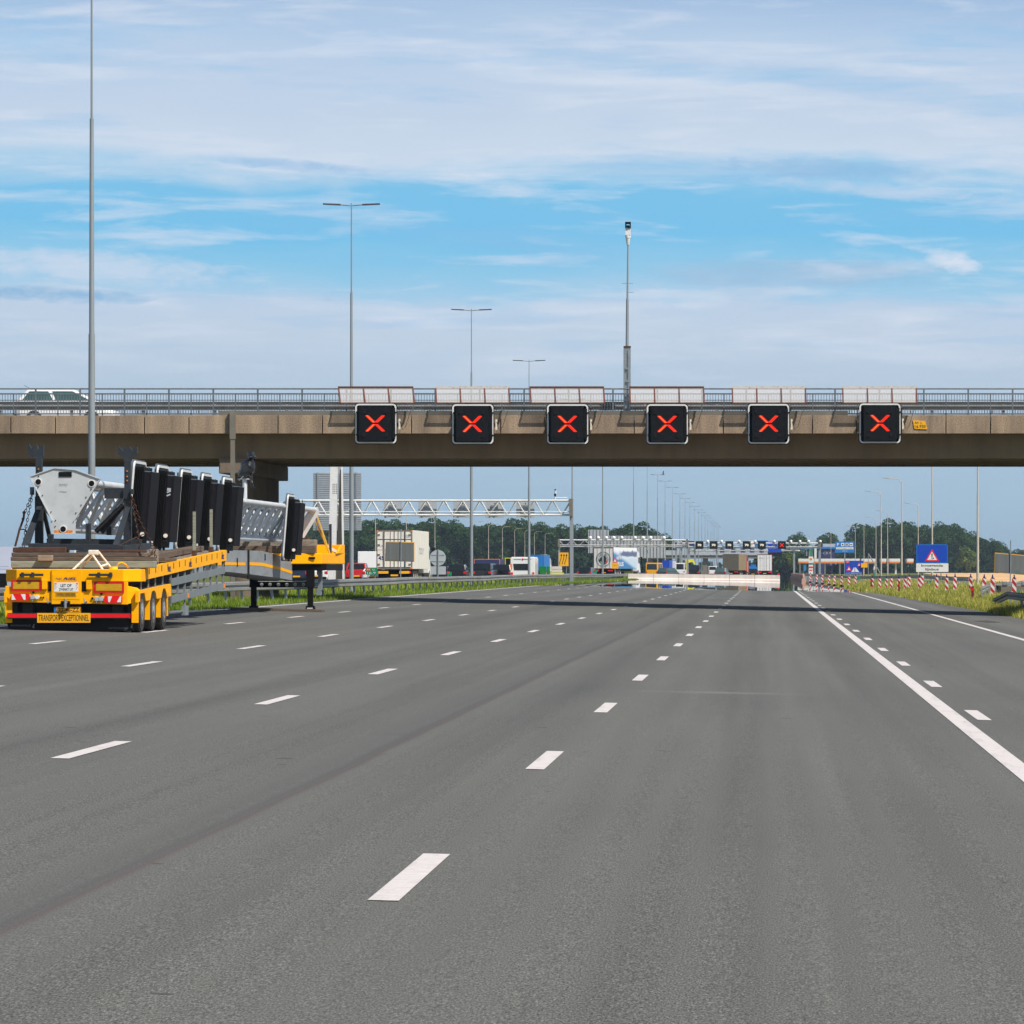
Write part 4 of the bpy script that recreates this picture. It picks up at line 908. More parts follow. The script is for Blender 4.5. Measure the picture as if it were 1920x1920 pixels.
for k in range(n):
    cx_ = xl+sx_*(k+.5); r_ = .052; zc = (z0_+z1_)/2
    sq = [(cx_-sx_/2, z0_), (cx_+sx_/2, z0_), (cx_+sx_/2, z1_), (cx_-sx_/2, z1_)]; m_ = 16
    circ = [(cx_+r_*math.cos(2*math.pi*j/m_+R(-135)), zc+r_*math.sin(2*math.pi*j/m_+R(-135))) for j in range(m_)]
    vs = []; per = []
    for j in range(m_):
        e = j//4; tt = (j % 4)/4; a_ = sq[e]; c_ = sq[(e+1) % 4]; per.append((a_[0]+(c_[0]-a_[0])*tt, a_[1]+(c_[1]-a_[1])*tt))
    for yy in (y_, y_+.02): vs += [(p[0], yy, p[1]) for p in per]+[(p[0], yy, p[1]) for p in circ]
    fs = []
    for j in range(m_):
        k2 = (j+1) % m_; fs += [(j, k2, m_+k2, m_+j), (2*m_+j, 3*m_+j, 3*m_+k2, 2*m_+k2), (m_+j, m_+k2, 3*m_+k2, 3*m_+j)]
    b.add(vs, fs)
b.build('leg_crossbeam', 'black', T)
b = MB(); b.box(.66, .76, 37.2, 37.5, .62, 1.36); b.box(.62, .74, 37.15, 37.5, .48, .66); b.box(.64, .72, 37.1, 37.3, 1.05, 1.2); b.build('neck_bracket', 'sidegrey', T)
b = MB(); b.beam((.62, 40.2, 1.84), (.80, 41.2, 1.70), .06, .09); b.build('neck_strut', 'white', T)
t = thing('steel_plank', 'brown plank lying on the asphalt under the trailer legs', 'plank', (XW(523, 114.9), 114.9, gz(-13.7, 114.9)))
b = MB(); b.hexa([(-1.32, -.35, .02), (1.25, -.35, -.045), (1.25, .35, -.045), (-1.32, .35, .02), (-1.32, -.35, .10), (1.25, -.35, .035), (1.25, .35, .035), (-1.32, .35, .10)]); b.build('board', 'woodd', t, .01)
# ---- cargo timbers on the deck
def gx(y): return gz(TX, TD+y)
def timber(label, x0, x1, y0, y1, z0, z1, m, grp='timber baulks under the load', tilt=0):
    t = thing('timber_beam', label, 'timber', (TX+(x0+x1)/2, TD+(y0+y1)/2, g0+z0), 0, grp)
    b = MB(); b.box(-(x1-x0)/2, (x1-x0)/2, -(y1-y0)/2, (y1-y0)/2, 0, z1-z0); b.build('beam', m, t, .012); return t
timber('pale grey green beam, lower one stacked across the trailer deck behind the tripod', ud_(105, .75), ud_(1465, .75), .75, 1.05, 1.245, zd_(1172, .75), 'woodg')
timber('darker grey beam laid on top of the pale green beam across the deck', ud_(100, .80), ud_(1458, .80), .80, 1.1, zd_(1171, .80), zd_(1132, .80), 'woodd')
timber('brown weathered beam, upper layer directly below the black cradle', ud_(108, .95), ud_(1300, .95), .95, 1.4, zd_(1131, .95), zd_(1092, .95), 'woodd')
timber('short grey block in front of the stacked beams on the deck', ud_(355, .62), ud_(495, .62), .62, .748, zd_(1172, .62), zd_(1118, .62), 'wood')
timber('rust brown plank end sticking out under the left cradle leg', ud_(120, 1.1), ud_(620, 1.1), 1.1, 1.6, zd_(1091, 1.1), zd_(1042, 1.1), 'rustb')
timber('dark rusty plank under the right cradle leg', ud_(880, 1.1), ud_(1335, 1.1), 1.1, 1.9, zd_(1091, 1.1), zd_(1066, 1.1), 'rustb')
for k, (y0_, y1_, lb) in enumerate(((3.2, 12.4, 'long brown side timber running along the deck under the black boxes'),)):
    t = thing('timber_beam', lb, 'timber', (TX, TD, g0), 0, 'timber baulks under the load')
    b = MB(); b.hexa([(.55, y0_, dz_top(y0_)+.0), (.85, y0_, dz_top(y0_)), (.85, y1_, dz_top(y1_)), (.55, y1_, dz_top(y1_)), (.55, y0_, dz_top(y0_)+.14), (.85, y0_, dz_top(y0_)+.14), (.85, y1_, dz_top(y1_)+.10), (.55, y1_, dz_top(y1_)+.10)]); b.build('beam', 'woodd', t, .01)
timber('upright wooden block beside the chains on the deck edge', 1.10, 1.19, 2.6, 3.3, 1.30, 1.62, 'wood')
timber('thin brown batten end on the yellow rail', 1.0, 1.28, 3.6, 5.2, 1.385, 1.45, 'woodd')
timber('long brown beam lying on the raised gooseneck', -1.75, .62, 36.8, 37.3, 1.66, 1.86, 'woodd')
timber('weathered beam stacked on top of the gooseneck beam', -2.1, .60, 37.0, 37.6, 1.862, 2.05, 'wood')
timber('small brick red block on the gooseneck beams', -.05, .30, 38, 38.4, 2.052, 2.11, 'rustb')
for y, h, lb in ((8.9, .95, 'thin wooden stake, nearer of two at the deck edge'), (11.55, .95, 'thin wooden stake, farther of two at the deck edge')):
    t = thing('wooden_stake', lb, 'stake', (TX+1.12, TD+y, g0+dz_top(y)-.02), 0, 'stakes at the deck edge')
    b = MB(); b.box(-.03, .03, -.03, .03, 0, h); b.build('stake', 'woodg', t); b = MB(); b.box(-.05, .05, -.06, .05, 0, .12); b.build('socket', 'rustb', t)
t = thing('wooden_stake', 'grey stake standing at the gooseneck bulkhead', 'stake', (XW(619.5, 118.5), 118.5, g0+1.6), 0, 'stakes at the deck edge'); b = MB(); b.box(-.035, .035, -.03, .03, 0, .92); b.build('stake', 'frame', t)
# cream tripod stand and strap
t = thing('tripod_stand', 'chipped cream steel tripod on the rear of the deck', 'tripod', (TX+uu(835), TD+.25, g0+1.19))
b = MB(); top_ = (uu(845)-uu(835), .12, zz(1092)-1.19)
for p in ((uu(670), -.12), (uu(970), -.12)): b.tube([(p[0]-uu(835), p[1], .0), (top_[0]-.02, top_[1]-.05, top_[2])], .022, 10)
b.tube([(uu(1025)-uu(835), .35, .0), (top_[0]+.09, top_[1]+.1, top_[2]+.03)], .02, 10); b.tube([(uu(700)-uu(835), .35, .0), (top_[0]+.03, top_[1]+.1, top_[2])], .02, 10)
b.tube([(uu(925)-uu(835), .05, zz(1225)-1.19), (uu(990)-uu(835), .2, zz(1200)-1.19)], .02, 8); b.build('legs', 'cream', t)
b = MB(); b.box(top_[0]-.07, top_[0]+.12, .02, .2, top_[2]-.05, top_[2]+.05); b.build('head_plate', 'cream', t, .02)
b = MB(); b.box(-.38, -.28, -.2, .02, -.0, .012); b.box(.2, .3, -.2, 0.02, 0, .012); b.build('foot_plate', 'rustb', t)
t = thing('yellow_strap', 'rolled yellow lashing strap with a loose loop on the deck', 'strap', (TX+uu(1050), TD+.3, g0+1.2))
b = MB(); b.tube([(0, 0, 0), (0, 0, .07)], .085, 20); b.build('roll', 'strap', t)
b = MB(); pts = [(.06, .02, .06), (.09, .02, .12), (.14, .03, .145), (.2, .04, .13), (.25, .06, .09), (.27, .1, .04)]
b.sweep([(-.0, -.02), (0, .02)], pts); b.sweep([(-.03, .0), (.03, .0)], pts); b.build('loop', 'strap', t)
# ---- black cradle holding the truss end
CY0 = 1.25
uu0, zz0 = uu, zz; uu = lambda x: ud_(x, 2.25); zz = lambda y: zd_(y, 2.25)
t = thing('transport_cradle', 'dark grey steel cradle with crown tips carrying the truss end', 'cradle', (TX, TD, g0)); cr = t
zb_ = zd_(1045, 1.25)
b = MB(); x0, x1 = ud_(268, 1.25), ud_(1170, 1.25)
b.box(x0, x0+.13, CY0, CY0+.13, zb_-.045, zb_+.08); b.box(x1-.12, x1, CY0, CY0+.13, zb_-.09, zb_+.04)
b.beam((x0+.1, CY0+.04, zb_+.02), (x1-.1, CY0+.04, zb_-.0), .09, .12); b.beam((x0+.1, CY0+1.5, zb_+.12), (x1+.12, CY0+1.5, zb_+.1), .09, .14)
b.beam((x1-.05, CY0+.1, zb_-.02), (x1+.12, CY0+2.4, zb_+.04), .12, .13, (0, 0, 1)); b.beam((x0+.05, CY0+.1, zb_+.02), (x0+.10, CY0+2.4, zb_+.05), .12, .13)
b.build('base_frame', 'frame', t, .006)
for s_, xc in ((-1, uu(365)), (1, uu(1205))):
    zc0, zc1 = zb_, zz(185 if s_ < 0 else 215)
    b = MB(); b.box(xc-.075, xc+.075, CY0+1.0, CY0+1.15, zc0+.05, zz(560)); b.box(xc-.062, xc+.062, CY0+1.012, CY0+1.138, zz(560), zc1)
    b.build('post', 'frame', t, .006)
    b = MB(); b.hexa([(xc-.14*1-(.03 if s_ < 0 else .0), CY0+.05, zb_+.04), (xc-.02, CY0+.05, zb_+.04), (xc-.02, CY0+.16, zb_+.04), (xc-.15, CY0+.16, zb_+.04), (xc-.03, CY0+.95, zz(660)), (xc+.07, CY0+.95, zz(660)), (xc+.07, CY0+1.0, zz(650)), (xc-.03, CY0+1.0, zz(650))]); b.build('raking_strut', 'frame', t)
    b = MB(); b.beam((xc+.03, CY0+2.3, zb_+.05), (xc+.01, CY0+1.15, zz(560)), .07, .07); b.beam((xc-s_*.08, CY0+1.07, zz(640)), (xc-s_*.52, CY0+1.07, zz(900)), .08, .09); b.build('brace', 'frame', t)
    w1 = uu(415)-uu(225); h0_ = zz(185 if s_ < 0 else 215); h1_ = h0_+(.245 if s_ < 0 else .27); xa = xc-(.21 if s_ < 0 else .185); xb = xc+(.09 if s_ < 0 else .19)
    if s_ < 0: out_ = [(xa, h0_), (xb, h0_), (xb, h1_), (xb-.03, h1_-.0), (xb-.10, h1_-.10), (xb-.135, h1_), (xb-.20, h1_), (xb-.235+.0, h1_-.10), (xa+.02, h1_+.01), (xa, h1_)]
    else: out_ = [(xc-.06, h0_), (xc+.06, h0_), (xb, h0_+.12), (xb, h1_), (xb-.03, h1_), (xb-.09, h1_-.10), (xc+.035, h1_+.0), (xc-.03, h1_+.0), (xa+.10, h1_-.10), (xa+.02, h1_), (xa, h1_), (xa, h0_+.12)]
    b = MB(); b.prism(out_, 'y', CY0+1.02, CY0+1.13); b.build('crown_tip', 'frame', t)
    b = MB()
    for zq in ((300, 550) if s_ < 0 else (320, 370, 410, 500, 565)): b.box(xc-.012, xc+.012, CY0+.985, CY0+1.0, zz(zq)-.012, zz(zq)+.012).cut()
    b.build('bolt', 'orust', t)
b = MB(); b.box(uu(985), uu(1168), CY0+1.03, CY0+1.12, zz(580), zz(480)); b.box(uu(1168), uu(1225), CY0+.97, CY0+1.0, zz(580), zz(480)); b.build('side_arm', 'frame', t)
b = MB(); b.tube([(uu(930), CY0+.75, zz(895)), (uu(1160), CY0+1.0, zz(645))], .05, 12); b.build('raking_pipe', 'black', t)
b = MB()
for x in (uu(520), uu(870)): b.box(x, x+.10, CY0+.25, CY0+.31, zz(985), zz(920 if x < 0 else 820))
b.box(uu(970), uu(1015), CY0+1.5, CY0+1.55, zz(925), zz(840)); b.build('pin_plate', 'frame', t)
b = MB()
for x, zs in ((uu(545), (945, 968)), (uu(895), (845, 868, 895, 940, 968))):
    for q in zs: b.tube([(x, CY0+.24, zz(q)), (x, CY0+.26, zz(q))], .012, 8).cut()
b.build('pin_hole', 'led', t)
b = MB(); b.box(uu(292), uu(325), CY0+.9, CY0+1.0, zz(545), zz(472)); b.box(uu(1245), uu(1268), CY0+.9, CY0+1.0, zz(540), zz(490)); b.build('chain_lug', 'frame', t)
# ---- chains
def chain(label, pts, r=.014, m='rust'):
    t = thing('chain', label, 'chain', (TX+pts[0][0], TD+pts[0][1], g0+pts[0][2]), 0, 'rusty lashing chains'); o_ = Vector(pts[0]); b = MB(); k = 0
    for a, c in zip(pts[:-1], pts[1:]):
        a = Vector(a)-o_; c = Vector(c)-o_; d = c-a; n = max(1, int(d.length/.062)); dn = d.normalized()
        sx_ = dn.cross(Vector((0, 1, 0))).normalized(); sy_ = dn.cross(sx_)
        for j in range(n):
            p = a+d*((j+.5)/n); s_ = (sx_ if k % 2 else sy_)*.02+(sy_ if k % 2 else sx_)*.004; k += 1
            q = [p-dn*.038, p-dn*.02+s_, p+dn*.02+s_, p+dn*.038, p+dn*.02-s_, p-dn*.02-s_, p-dn*.038]
            b.tube(q, .009, 5, cap=False)
    b.build('links', m, t); return t
zt_ = zz(550)
c1 = chain('outer left chain with ratchet from the cradle to the deck', [(uu(305), CY0+.93, zt_), (uu(255), CY0+.8, zz(710))])
b = MB(); p = lambda x, y, d=.75: (uu(x)-uu(305), CY0+d-CY0-.93, zz(y)-zt_)
b.tube([p(252, 700), p(245, 770), p(205, 880), p(188, 950), p(165, 1035)], .022, 7); b.tube([p(205, 875), p(245, 872), p(275, 890), p(288, 905)], .014, 6); b.ball(p(250, 715), .035); b.ball(p(240, 775), .03); b.build('ratchet_lever', 'rustb', c1)
chain('inner left chain hanging straight from the cradle to the planks', [(uu(312), CY0+.93, zt_), (uu(262), CY0+.8, zz(860)), (uu(240), CY0+.8, zz(1045))])
c2 = chain('right chain from the cradle down over the yellow rail, nearer one', [(uu(1245), CY0+.93, zz(555)), (uu(1310), CY0+.9, zz(880)), (uu(1350), CY0+.7, zz(1105)), (uu(1372), CY0+.3, zz(1345))])
b = MB(); q = lambda x, y, d=0: (uu(x)-uu(1245), d, zz(y)-zz(555)); b.tube([q(1150, 1030, -.3), q(1290, 955, -.1), q(1378, 912)], .012, 6); b.build('tension_rod', 'rustb', c2)
chain('right chain from the cradle to the rail, farther one', [(uu(1250), CY0+.95, zz(555)), (uu(1330), CY0+1.0, zz(810)), (uu(1430), CY0+1.4, zz(1050)), (uu(1468), CY0+1.5, zz(1300))])
chain('loose chain end bundled beside the right chains', [(uu(1440), CY0+1.3, zz(1040)), (uu(1415), CY0+1.2, zz(1110)), (uu(1395), CY0+1.1, zz(1135)), (uu(1430), CY0+1.3, zz(1095))])
uu, zz = uu0, zz0
# ---- white lattice truss (gantry beam)
roll = R(0)
t = thing('gantry_truss', 'white three-chord lattice truss lying lengthwise on the trailer', 'truss', (XW(119, 80), TD+1.7, g0)); tr = t
Z0 = g0; D0 = TD+1.7
def wl(px, py, D): return (XW(px, D)-XW(119, 80), 0, ZW(py, D)-Z0)
cl = (XW(72, D0)-XW(119, 80), ZW(903, D0)-Z0); cr_ = (XW(172.5, D0)-XW(119, 80), ZW(906.5, D0)-Z0); cb_ = (0, ZW(992.5, D0)-Z0)
LT = 37.5
b = MB(); top2 = .008
ends_ = lambda c, y: (c[0]+y*.0055, y, c[1]+y*.0005)
for c, r_ in ((cl, .075), (cr_, .075), (cb_, .07)):
    n = 5
    for k in range(n): b.tube([ends_(c, .05+LT*k/n), ends_(c, .05+LT*(k+1)/n-.02)], r_, 16)
b.build('chord', 'truss', t)
b = MB(); pitch_ = 1.35; k = 0; y = .3
while y < LT-1.2:
    for c in (cl, cr_):
        b.tube([ends_(c, y), ends_(cb_, y+pitch_*.55)], .042, 8); b.tube([ends_(cb_, y+pitch_*.55), ends_(c, y+pitch_)], .042, 8)
    b.tube([ends_(cl, y), ends_(cr_, y+pitch_)], .03, 8); b.tube([ends_(cr_, y), ends_(cl, y+pitch_)], .026, 8)
    y += pitch_
b.build('lattice', 'truss', t)
pp = lambda x, y: (XW(40+x/8.727, D0)-XW(119, 80), ZW(870+y/8.727, D0)-Z0)
pol = [pp(145, 205), pp(545, 65), pp(890, 95), pp(1295, 245), pp(865, 935), pp(862, 1140), pp(520, 1140), pp(515, 930)]
b = MB(); b.prism(pol, 'y', -.03, .0)
for a, c in zip(pol, pol[1:]+pol[:1]): b.beam((a[0], -.02, a[1]), (c[0], -.02, c[1]), .07, .018, (0, 0, 1))
ep = b.build('end_plate', 'plate', t)
b = MB(); a, c = pp(620, 210), pp(830, 130); b.box(a[0], c[0], -.045, -.031, a[1], c[1]).cut()
for x, y_ in ((283, 293), (1155, 318), (690, 1065)): q = pp(x, y_); b.tube([(q[0], -.05, q[1]), (q[0], -.03, q[1])], .056, 20).cut()
for x, y_ in ((287, 203), (280, 382), (350, 516), (1148, 413), (1065, 543), (985, 672), (900, 800), (565, 923), (560, 1020), (492, 785)): q = pp(x, y_); b.tube([(q[0], -.045, q[1]), (q[0], -.03, q[1])], .012, 8).cut()
b.build('hole', 'led', ep)
b = MB()
for x, y_ in ((283, 293), (1155, 318), (690, 1065)):
    q = pp(x, y_); o_ = [(q[0]+.072*math.cos(j*.3142), q[1]+.072*math.sin(j*.3142)) for j in range(20)]; b.prism(o_, 'y', -.046, -.0305).cut()
b.build('pipe_collar', 'white', ep)
b = MB(); a, c = pp(540, 1140), pp(845, 1085); b.box(a[0], c[0], -.035, -.031, a[1], c[1]); b.build('rust_patch', 'orust', ep)
q = pp(690, 345); text('9592', q[0], -.0325, q[1], .17, .05, 'textg', ep, shear=.4); q = pp(690, 455); text('West', q[0], -.0325, q[1], .14, .04, 'textg', ep, shear=.4)
b = MB(); y = 37.35; b.prism([(cl[0]-.12+.2, cl[1]+.1), (cr_[0]+.12+.2, cr_[1]+.1), (cr_[0]+.16+.2, cr_[1]-.08), (cb_[0]+.12+.2, cb_[1]-.08), (cb_[0]-.12+.2, cb_[1]-.08), (cl[0]-.16+.2, cl[1]-.08)], 'y', LT, LT+.03).cut(); b.prism([(cr_[0]-.03, cr_[1]+.16), (cr_[0]+.31, cr_[1]+.16), (cr_[0]+.31, cr_[1]-.3), (cr_[0]+.12, cr_[1]-.35)], 'y', 31.0, 31.03); b.build('gusset', 'truss', t)
sp_ = XW(459, D0+22.2)-XW(119, 80); tp_ = ZW(899, D0+22.2)-Z0
b = MB(); b.tube([(sp_, 22.2, cr_[1]), (sp_, 22.2, tp_)], .06, 14); b.box(sp_-.17, sp_+.12, 22.1, 22.3, tp_, tp_+.02); b.build('stub_post', 'truss', t)
# wrapped camera on the stub post
DW = D0+22.2; t = thing('wrapped_camera', 'lumpy device wrapped in black plastic on the white stub post', 'camera', (XW(459, DW), DW, ZW(898, DW)))
def rag(b, outline, y0, y1, seed):
    r = random.Random(seed); n = len(outline); cx_ = sum(p[0] for p in outline)/n; cz_ = sum(p[1] for p in outline)/n; rings = []
    for k in range(7):
        f = math.sin(math.pi*(.08+.84*k/6)); y = y0+(y1-y0)*k/6
        rings.append([(cx_+(p[0]-cx_)*(.35+.65*f)+r.uniform(-.02, .02), y, cz_+(p[1]-cz_)*(.35+.65*f)+r.uniform(-.02, .02)) for p in outline])
    b.add([v for q in rings for v in q], [(k*n+j, k*n+(j+1) % n, (k+1)*n+(j+1) % n, (k+1)*n+j) for k in range(6) for j in range(n)]+[tuple(range(n)), tuple(range(7*n-1, 6*n-1, -1))])
kx = DW/F; W2 = lambda x, y: ((430+x/14.77-459)*kx, -(840+y/14.77-898)*kx)
b = MB(); rag(b, [W2(*p) for p in ((490, 330), (640, 320), (700, 420), (710, 560), (660, 690), (560, 740), (440, 800), (240, 770), (230, 700), (290, 560), (340, 440), (400, 370))], -.3, .35, 3)
b.build('plastic_body', 'plastic', t)
b = MB(); rag(b, [W2(*p) for p in ((480, 170), (530, 115), (620, 105), (680, 140), (720, 210), (760, 275), (690, 280), (640, 330), (560, 320), (500, 250))], -.18, .2, 5); b.build('plastic_head', 'plastic', t)
b = MB(); rag(b, [W2(*p) for p in ((560, 700), (640, 700), (640, 900), (660, 1000), (700, 1110), (600, 1120), (580, 950))], -.05, .1, 8); b.build('loose_strip', 'plastic', t)
b = MB(); b.tube([(W2(290, 900)[0], -.15, W2(290, 900)[1]), (W2(420, 780)[0], -.2, W2(420, 780)[1])], .012, 6); b.build('cord', 'white', t)
# ---- matrix signal units mounted across the truss, seen edge-on
ux = [83.7, 86.95, 90.5, 93.85, 97.5, 110.6]; u0 = None
ud = ['nearest, next to the right cradle post', 'second from the cradle, with a pale sticker', 'third from the cradle', 'fourth from the cradle', 'fifth, just left of the wrapped camera', 'apart from the others near the gooseneck']
Xs = XW(258, 84.6)
zt0, zb0 = ZW(866, 84.5), ZW(1005, 84.5)
for i, D_ in enumerate(ux):
    lb = f'black signal cabinet on the loaded truss, {ud[i]}'
    loc = (Xs, D_+.83, ZW([946, 951, 956, 961, 965, 989][i], D_+.83))
    if u0 is None:
        t = thing('signal_cabinet', lb, 'signal cabinet', loc, 0, 'black signal cabinets bolted to the truss'); t.rotation_euler = (0, R(4.5), 0)
        b = MB(); b.prism(rrect(.83, .92, .16), 'x', -.06, -.02); b.build('shield', 'bluegrey', t)
        b = MB(); 
        for k, (hw_, hh_) in enumerate(((.80, .89),)):
            o_ = rrect(hw_, hh_, .15); q_ = rrect(hw_-.05, hh_-.05, .12); n = len(o_)
            vs = [(-.02, y, z) for y, z in o_]+[(-.02, y, z) for y, z in q_]+[(.012, y, z) for y, z in o_]+[(.012, y, z) for y, z in q_]; fs = []
            for j in range(n): k2 = (j+1) % n; fs += [(2*n+j, 2*n+k2, 3*n+k2, 3*n+j), (j, k2, 2*n+k2, 2*n+j), (n+j, 3*n+j, 3*n+k2, n+k2)]
            b.add(vs, fs)
        b.build('white_border', 'white', t)
        b = MB(); b.box(-.018, .17, -.55, .6, -.86, .78)
        for k in range(5): b.box(.0+k*.035, .018+k*.035, -.57, -.551, -.8, .74)
        b.build('inner_case', 'black', t, .01)
        b = MB(); b.box(.171, .30, -.5, .55, -.72, .70); b.build('side_panel', 'bluegrey', t, .008)
        b = MB(); b.box(.301, .33, -.52, .57, -.73, .69); b.box(.18, .30, -.51, -.501, -.70, .68); b.build('door', ['blackt'], t, .006)
        b = MB(); b.tube([(.235, -.505, -.60), (.235, -.55, -.60)], .045, 14); b.build('vent_cap', 'cream', t)
        b = MB()
        for y in (-.45, .45): b.tube([(.24, y, .70), (.24, y, .76), (.24, y+.10, .78), (.24, y+.13, .70)], .010, 6).cut()
        b.build('lifting_eye', 'frame', t)
        b = MB(); b.box(.06, .12, -.3, -.2, -.92, -.86).cut(); b.box(.1, .14, .1, .2, -.92, -.86); b.build('cable_gland', 'rustb', t)
        u0 = t
    else:
        c = dup(u0, loc, None, lb); c.rotation_euler = (0, R(4.5), 0)
        if i == 1:
            b = MB(); b.box(.19, .27, -.515, -.512, .36, .42)
            for k in range(2): b.beam((.19, -.514, .25+k*.07), (.27, -.514, .29+k*.07), .004, .03)
            b.build('sticker', 'signback', c)
t = thing('lashing_strap', 'faded yellow straps tying the truss end to the gooseneck', 'strap', (XW(591, 118), 118, ZW(958, 118)))
k_ = 118/F
b = MB(); b.beam((0, 0, 0), (29*k_, .3, -90*k_), .02, .045); b.beam((-6*k_, 0, -4*k_), (28*k_, .4, -88*k_), .02, .045); b.beam((0, 0, 0), (2*k_, -.02, 3*k_), .06, .06); b.build('webbing', 'strapd', t)
# ------------------------------------------------------------------ signs right of the road
D_ = 307; t = thing('road_sign', 'blue sign with warning triangle above white plate reading Invoegende lijnbus', 'road sign', (XW(1747.5, D_), D_, gz(12, D_)))
zb = gz(12, D_); X = lambda px: XW(px, D_)-XW(1747.5, D_); Z = lambda py: ZW(py, D_)-zb
b = MB(); b.box(X(1718), X(1777), -.03, .02, Z(1056), Z(1020.5)); p_ = b.build('blue_panel', 'blue', t)
b = MB(); ring(b, 1.165, .70, .12, .05, -.034, -.0305); f = b.build('light_border', 'blue2', p_); f.location = (0, 0, (Z(1056)+Z(1020.5))/2)
tri = lambda cx, cz, s: [(cx-s, cz-s*.62), (cx+s, cz-s*.62), (cx, cz+s*1.1)]
b = MB(); b.prism(tri(0, Z(1044), .53), 'y', -.04, -.0305); f = b.build('warning_triangle', 'redb', t)
b = MB(); b.prism(tri(0, Z(1044)-.01, .37), 'y', -.045, -.0405); b.build('white_field', 'white', f)
b = MB(); b.hexa([(-.025, -.05, Z(1046)), (.025, -.05, Z(1046)), (.025, -.0455, Z(1046)), (-.025, -.0455, Z(1046)), (-.05, -.05, Z(1038)), (.05, -.05, Z(1038)), (.05, -.0455, Z(1038)), (-.05, -.0455, Z(1038))]); b.box(-.035, .035, -.05, -.0455, Z(1048.6), Z(1047)); b.build('exclamation_mark', 'text', f)
b = MB(); b.prism([(.05, Z(1048)), (.13, Z(1048.2)), (.16, Z(1046)), (.08, Z(1045.5))], 'y', -.052, -.0505); b.build('blue_sticker', 'blue', f)
b = MB(); b.box(X(1717.7), X(1778.3), -.03, .02, Z(1072.5), Z(1056.3)); f = b.build('white_plate', 'white', t)
text('Invoegende', 0, -.034, Z(1061.0), 1.62, .235, 'text', f, bold=.02); text('lijnbus', 0, -.034, Z(1068.1), 1.0, .235, 'text', f, bold=.02)
for x in (1732, 1764.5): b = MB(); b.tube([(X(x), .05, -.1), (X(x), .05, Z(1022))], .038, 8); b.build('pole', 'galv', t)
def back_sign(label, px0, px1, py0, py1, D_, pole_px, poly_shift, gx_):
    t = thing('temporary_sign', label, 'road sign', (XW(pole_px, D_), D_, gz(gx_, D_))); zb = gz(gx_, D_); X = lambda px: XW(px, D_)-XW(pole_px, D_); Z = lambda py: ZW(py, D_)-zb
    s_ = poly_shift
    q = [(X(px0), Z(py1)), (X(px1), Z(py1+s_)), (X(px1), Z(py0+s_)), (X(px0+1.5), Z(py0))]
    b = MB(); b.prism(q, 'y', .03, .06); b.build('yellow_edge', 'signyel', t)
    cx_ = sum(p[0] for p in q)/4; cz_ = sum(p[1] for p in q)/4
    b = MB(); b.prism([(cx_+(p[0]-cx_)*(.955), cz_+(p[1]-cz_)*.93) for p in q], 'y', .0, .028); f = b.build('grey_back', 'signgrey', t)
    b = MB(); b.tube([(.0, -.03, -.1), (.03, -.03, Z(py0-23))], .03, 8); b.build('pole', 'galv', t)
    return t, X, Z, f
t, X, Z, f = back_sign('yellow edged sign seen from behind at the right edge, on thin pole', 1864, 1934, 1036, 1073, 216, 1894, 6, 12)
b = MB(); b.box(X(1905), X(1911), -.006, -.001, Z(1072.5), Z(1070.5)); b.box(X(1903.5), X(1912.5), -.006, -.001, Z(1075.5), Z(1074)); b.build('green_sticker', 'green', f)
back_sign('yellow edged sign seen from behind before the container truck', 721.5, 777, 1015, 1052, 232, 751, 1.5, -20)
D_ = 280; t = thing('round_sign', 'round grey sign back with small plate on a pole beyond the guardrail', 'road sign', (XW(821, D_), D_, .38)); Z = lambda py: ZW(py, D_)-.38; k_ = D_/F
b = MB(); c = [(math.cos(R(a))*15*k_, Z(1046)+math.sin(R(a))*15*k_) for a in range(0, 360, 12)]; b.prism(c, 'y', .0, .03)
for dz in (-.22, .22): b.box(-.45, .45, -.03, -.001, Z(1046)+dz-.02, Z(1046)+dz+.02)
b.build('disc', 'signback', t); b = MB(); b.box(-14*k_, 15*k_, 0, .02, Z(1077), Z(1062)); b.build('plate', 'signback', t); b = MB(); b.tube([(0, -.05, 0), (.02, -.05, Z(1030))], .04, 8); b.build('pole', 'galv', t)
# kilometre boards
def km(label, px0, px1, py0, py1, D_, txt, gxx, red='A4'):
    zb = gz(gxx, D_); t = thing('kilometre_sign', label, 'kilometre sign', (XW((px0+px1)/2, D_), D_, zb), 0, 'green kilometre boards'); h = (px1-px0)/2*D_/F
    zt, z0 = ZW(py0, D_)-zb, ZW(py1, D_)-zb
    b = MB(); b.box(-h, h, -.01, .01, z0, zt); p_ = b.build('board', 'green', t)
    b = MB(); b.box(-h*.85, -h*.2, -.014, -.0105, zt-(zt-z0)*.42, zt-(zt-z0)*.1); b.build('red_field', 'redb', p_)
    if txt:
        text(red, -h*.52, -.018, zt-(zt-z0)*.26, h*.5, (zt-z0)*.22, 'white', p_); text(txt[0], h*.4, -.018, zt-(zt-z0)*.26, h*.4, (zt-z0)*.24, 'white', p_); text(txt[1], 0, -.018, z0+(zt-z0)*.26, h*1.4, (zt-z0)*.32, 'white', p_)
    b = MB(); b.tube([(-h*.6, .03, -.05), (-h*.6, .03, zt)], .025, 6); b.tube([(h*.6, .03, -.05), (h*.6, .03, zt)], .025, 6); b.build('pole', 'galv', t)
km('green kilometre board reading 16.9 in front of the red car', 685.5, 707.5, 1064.5, 1077.5, 205, ('Li', '16.9'), -18)
km('green kilometre board with red field between the right guardrails', 1892.5, 1912.5, 1107, 1119, 205, ('Re', '16.9'), 12)
km('small green kilometre board in the grass under the bus sign', 1732, 1746, 1089, 1098.5, 330, ('Re', '16.8'), 12)
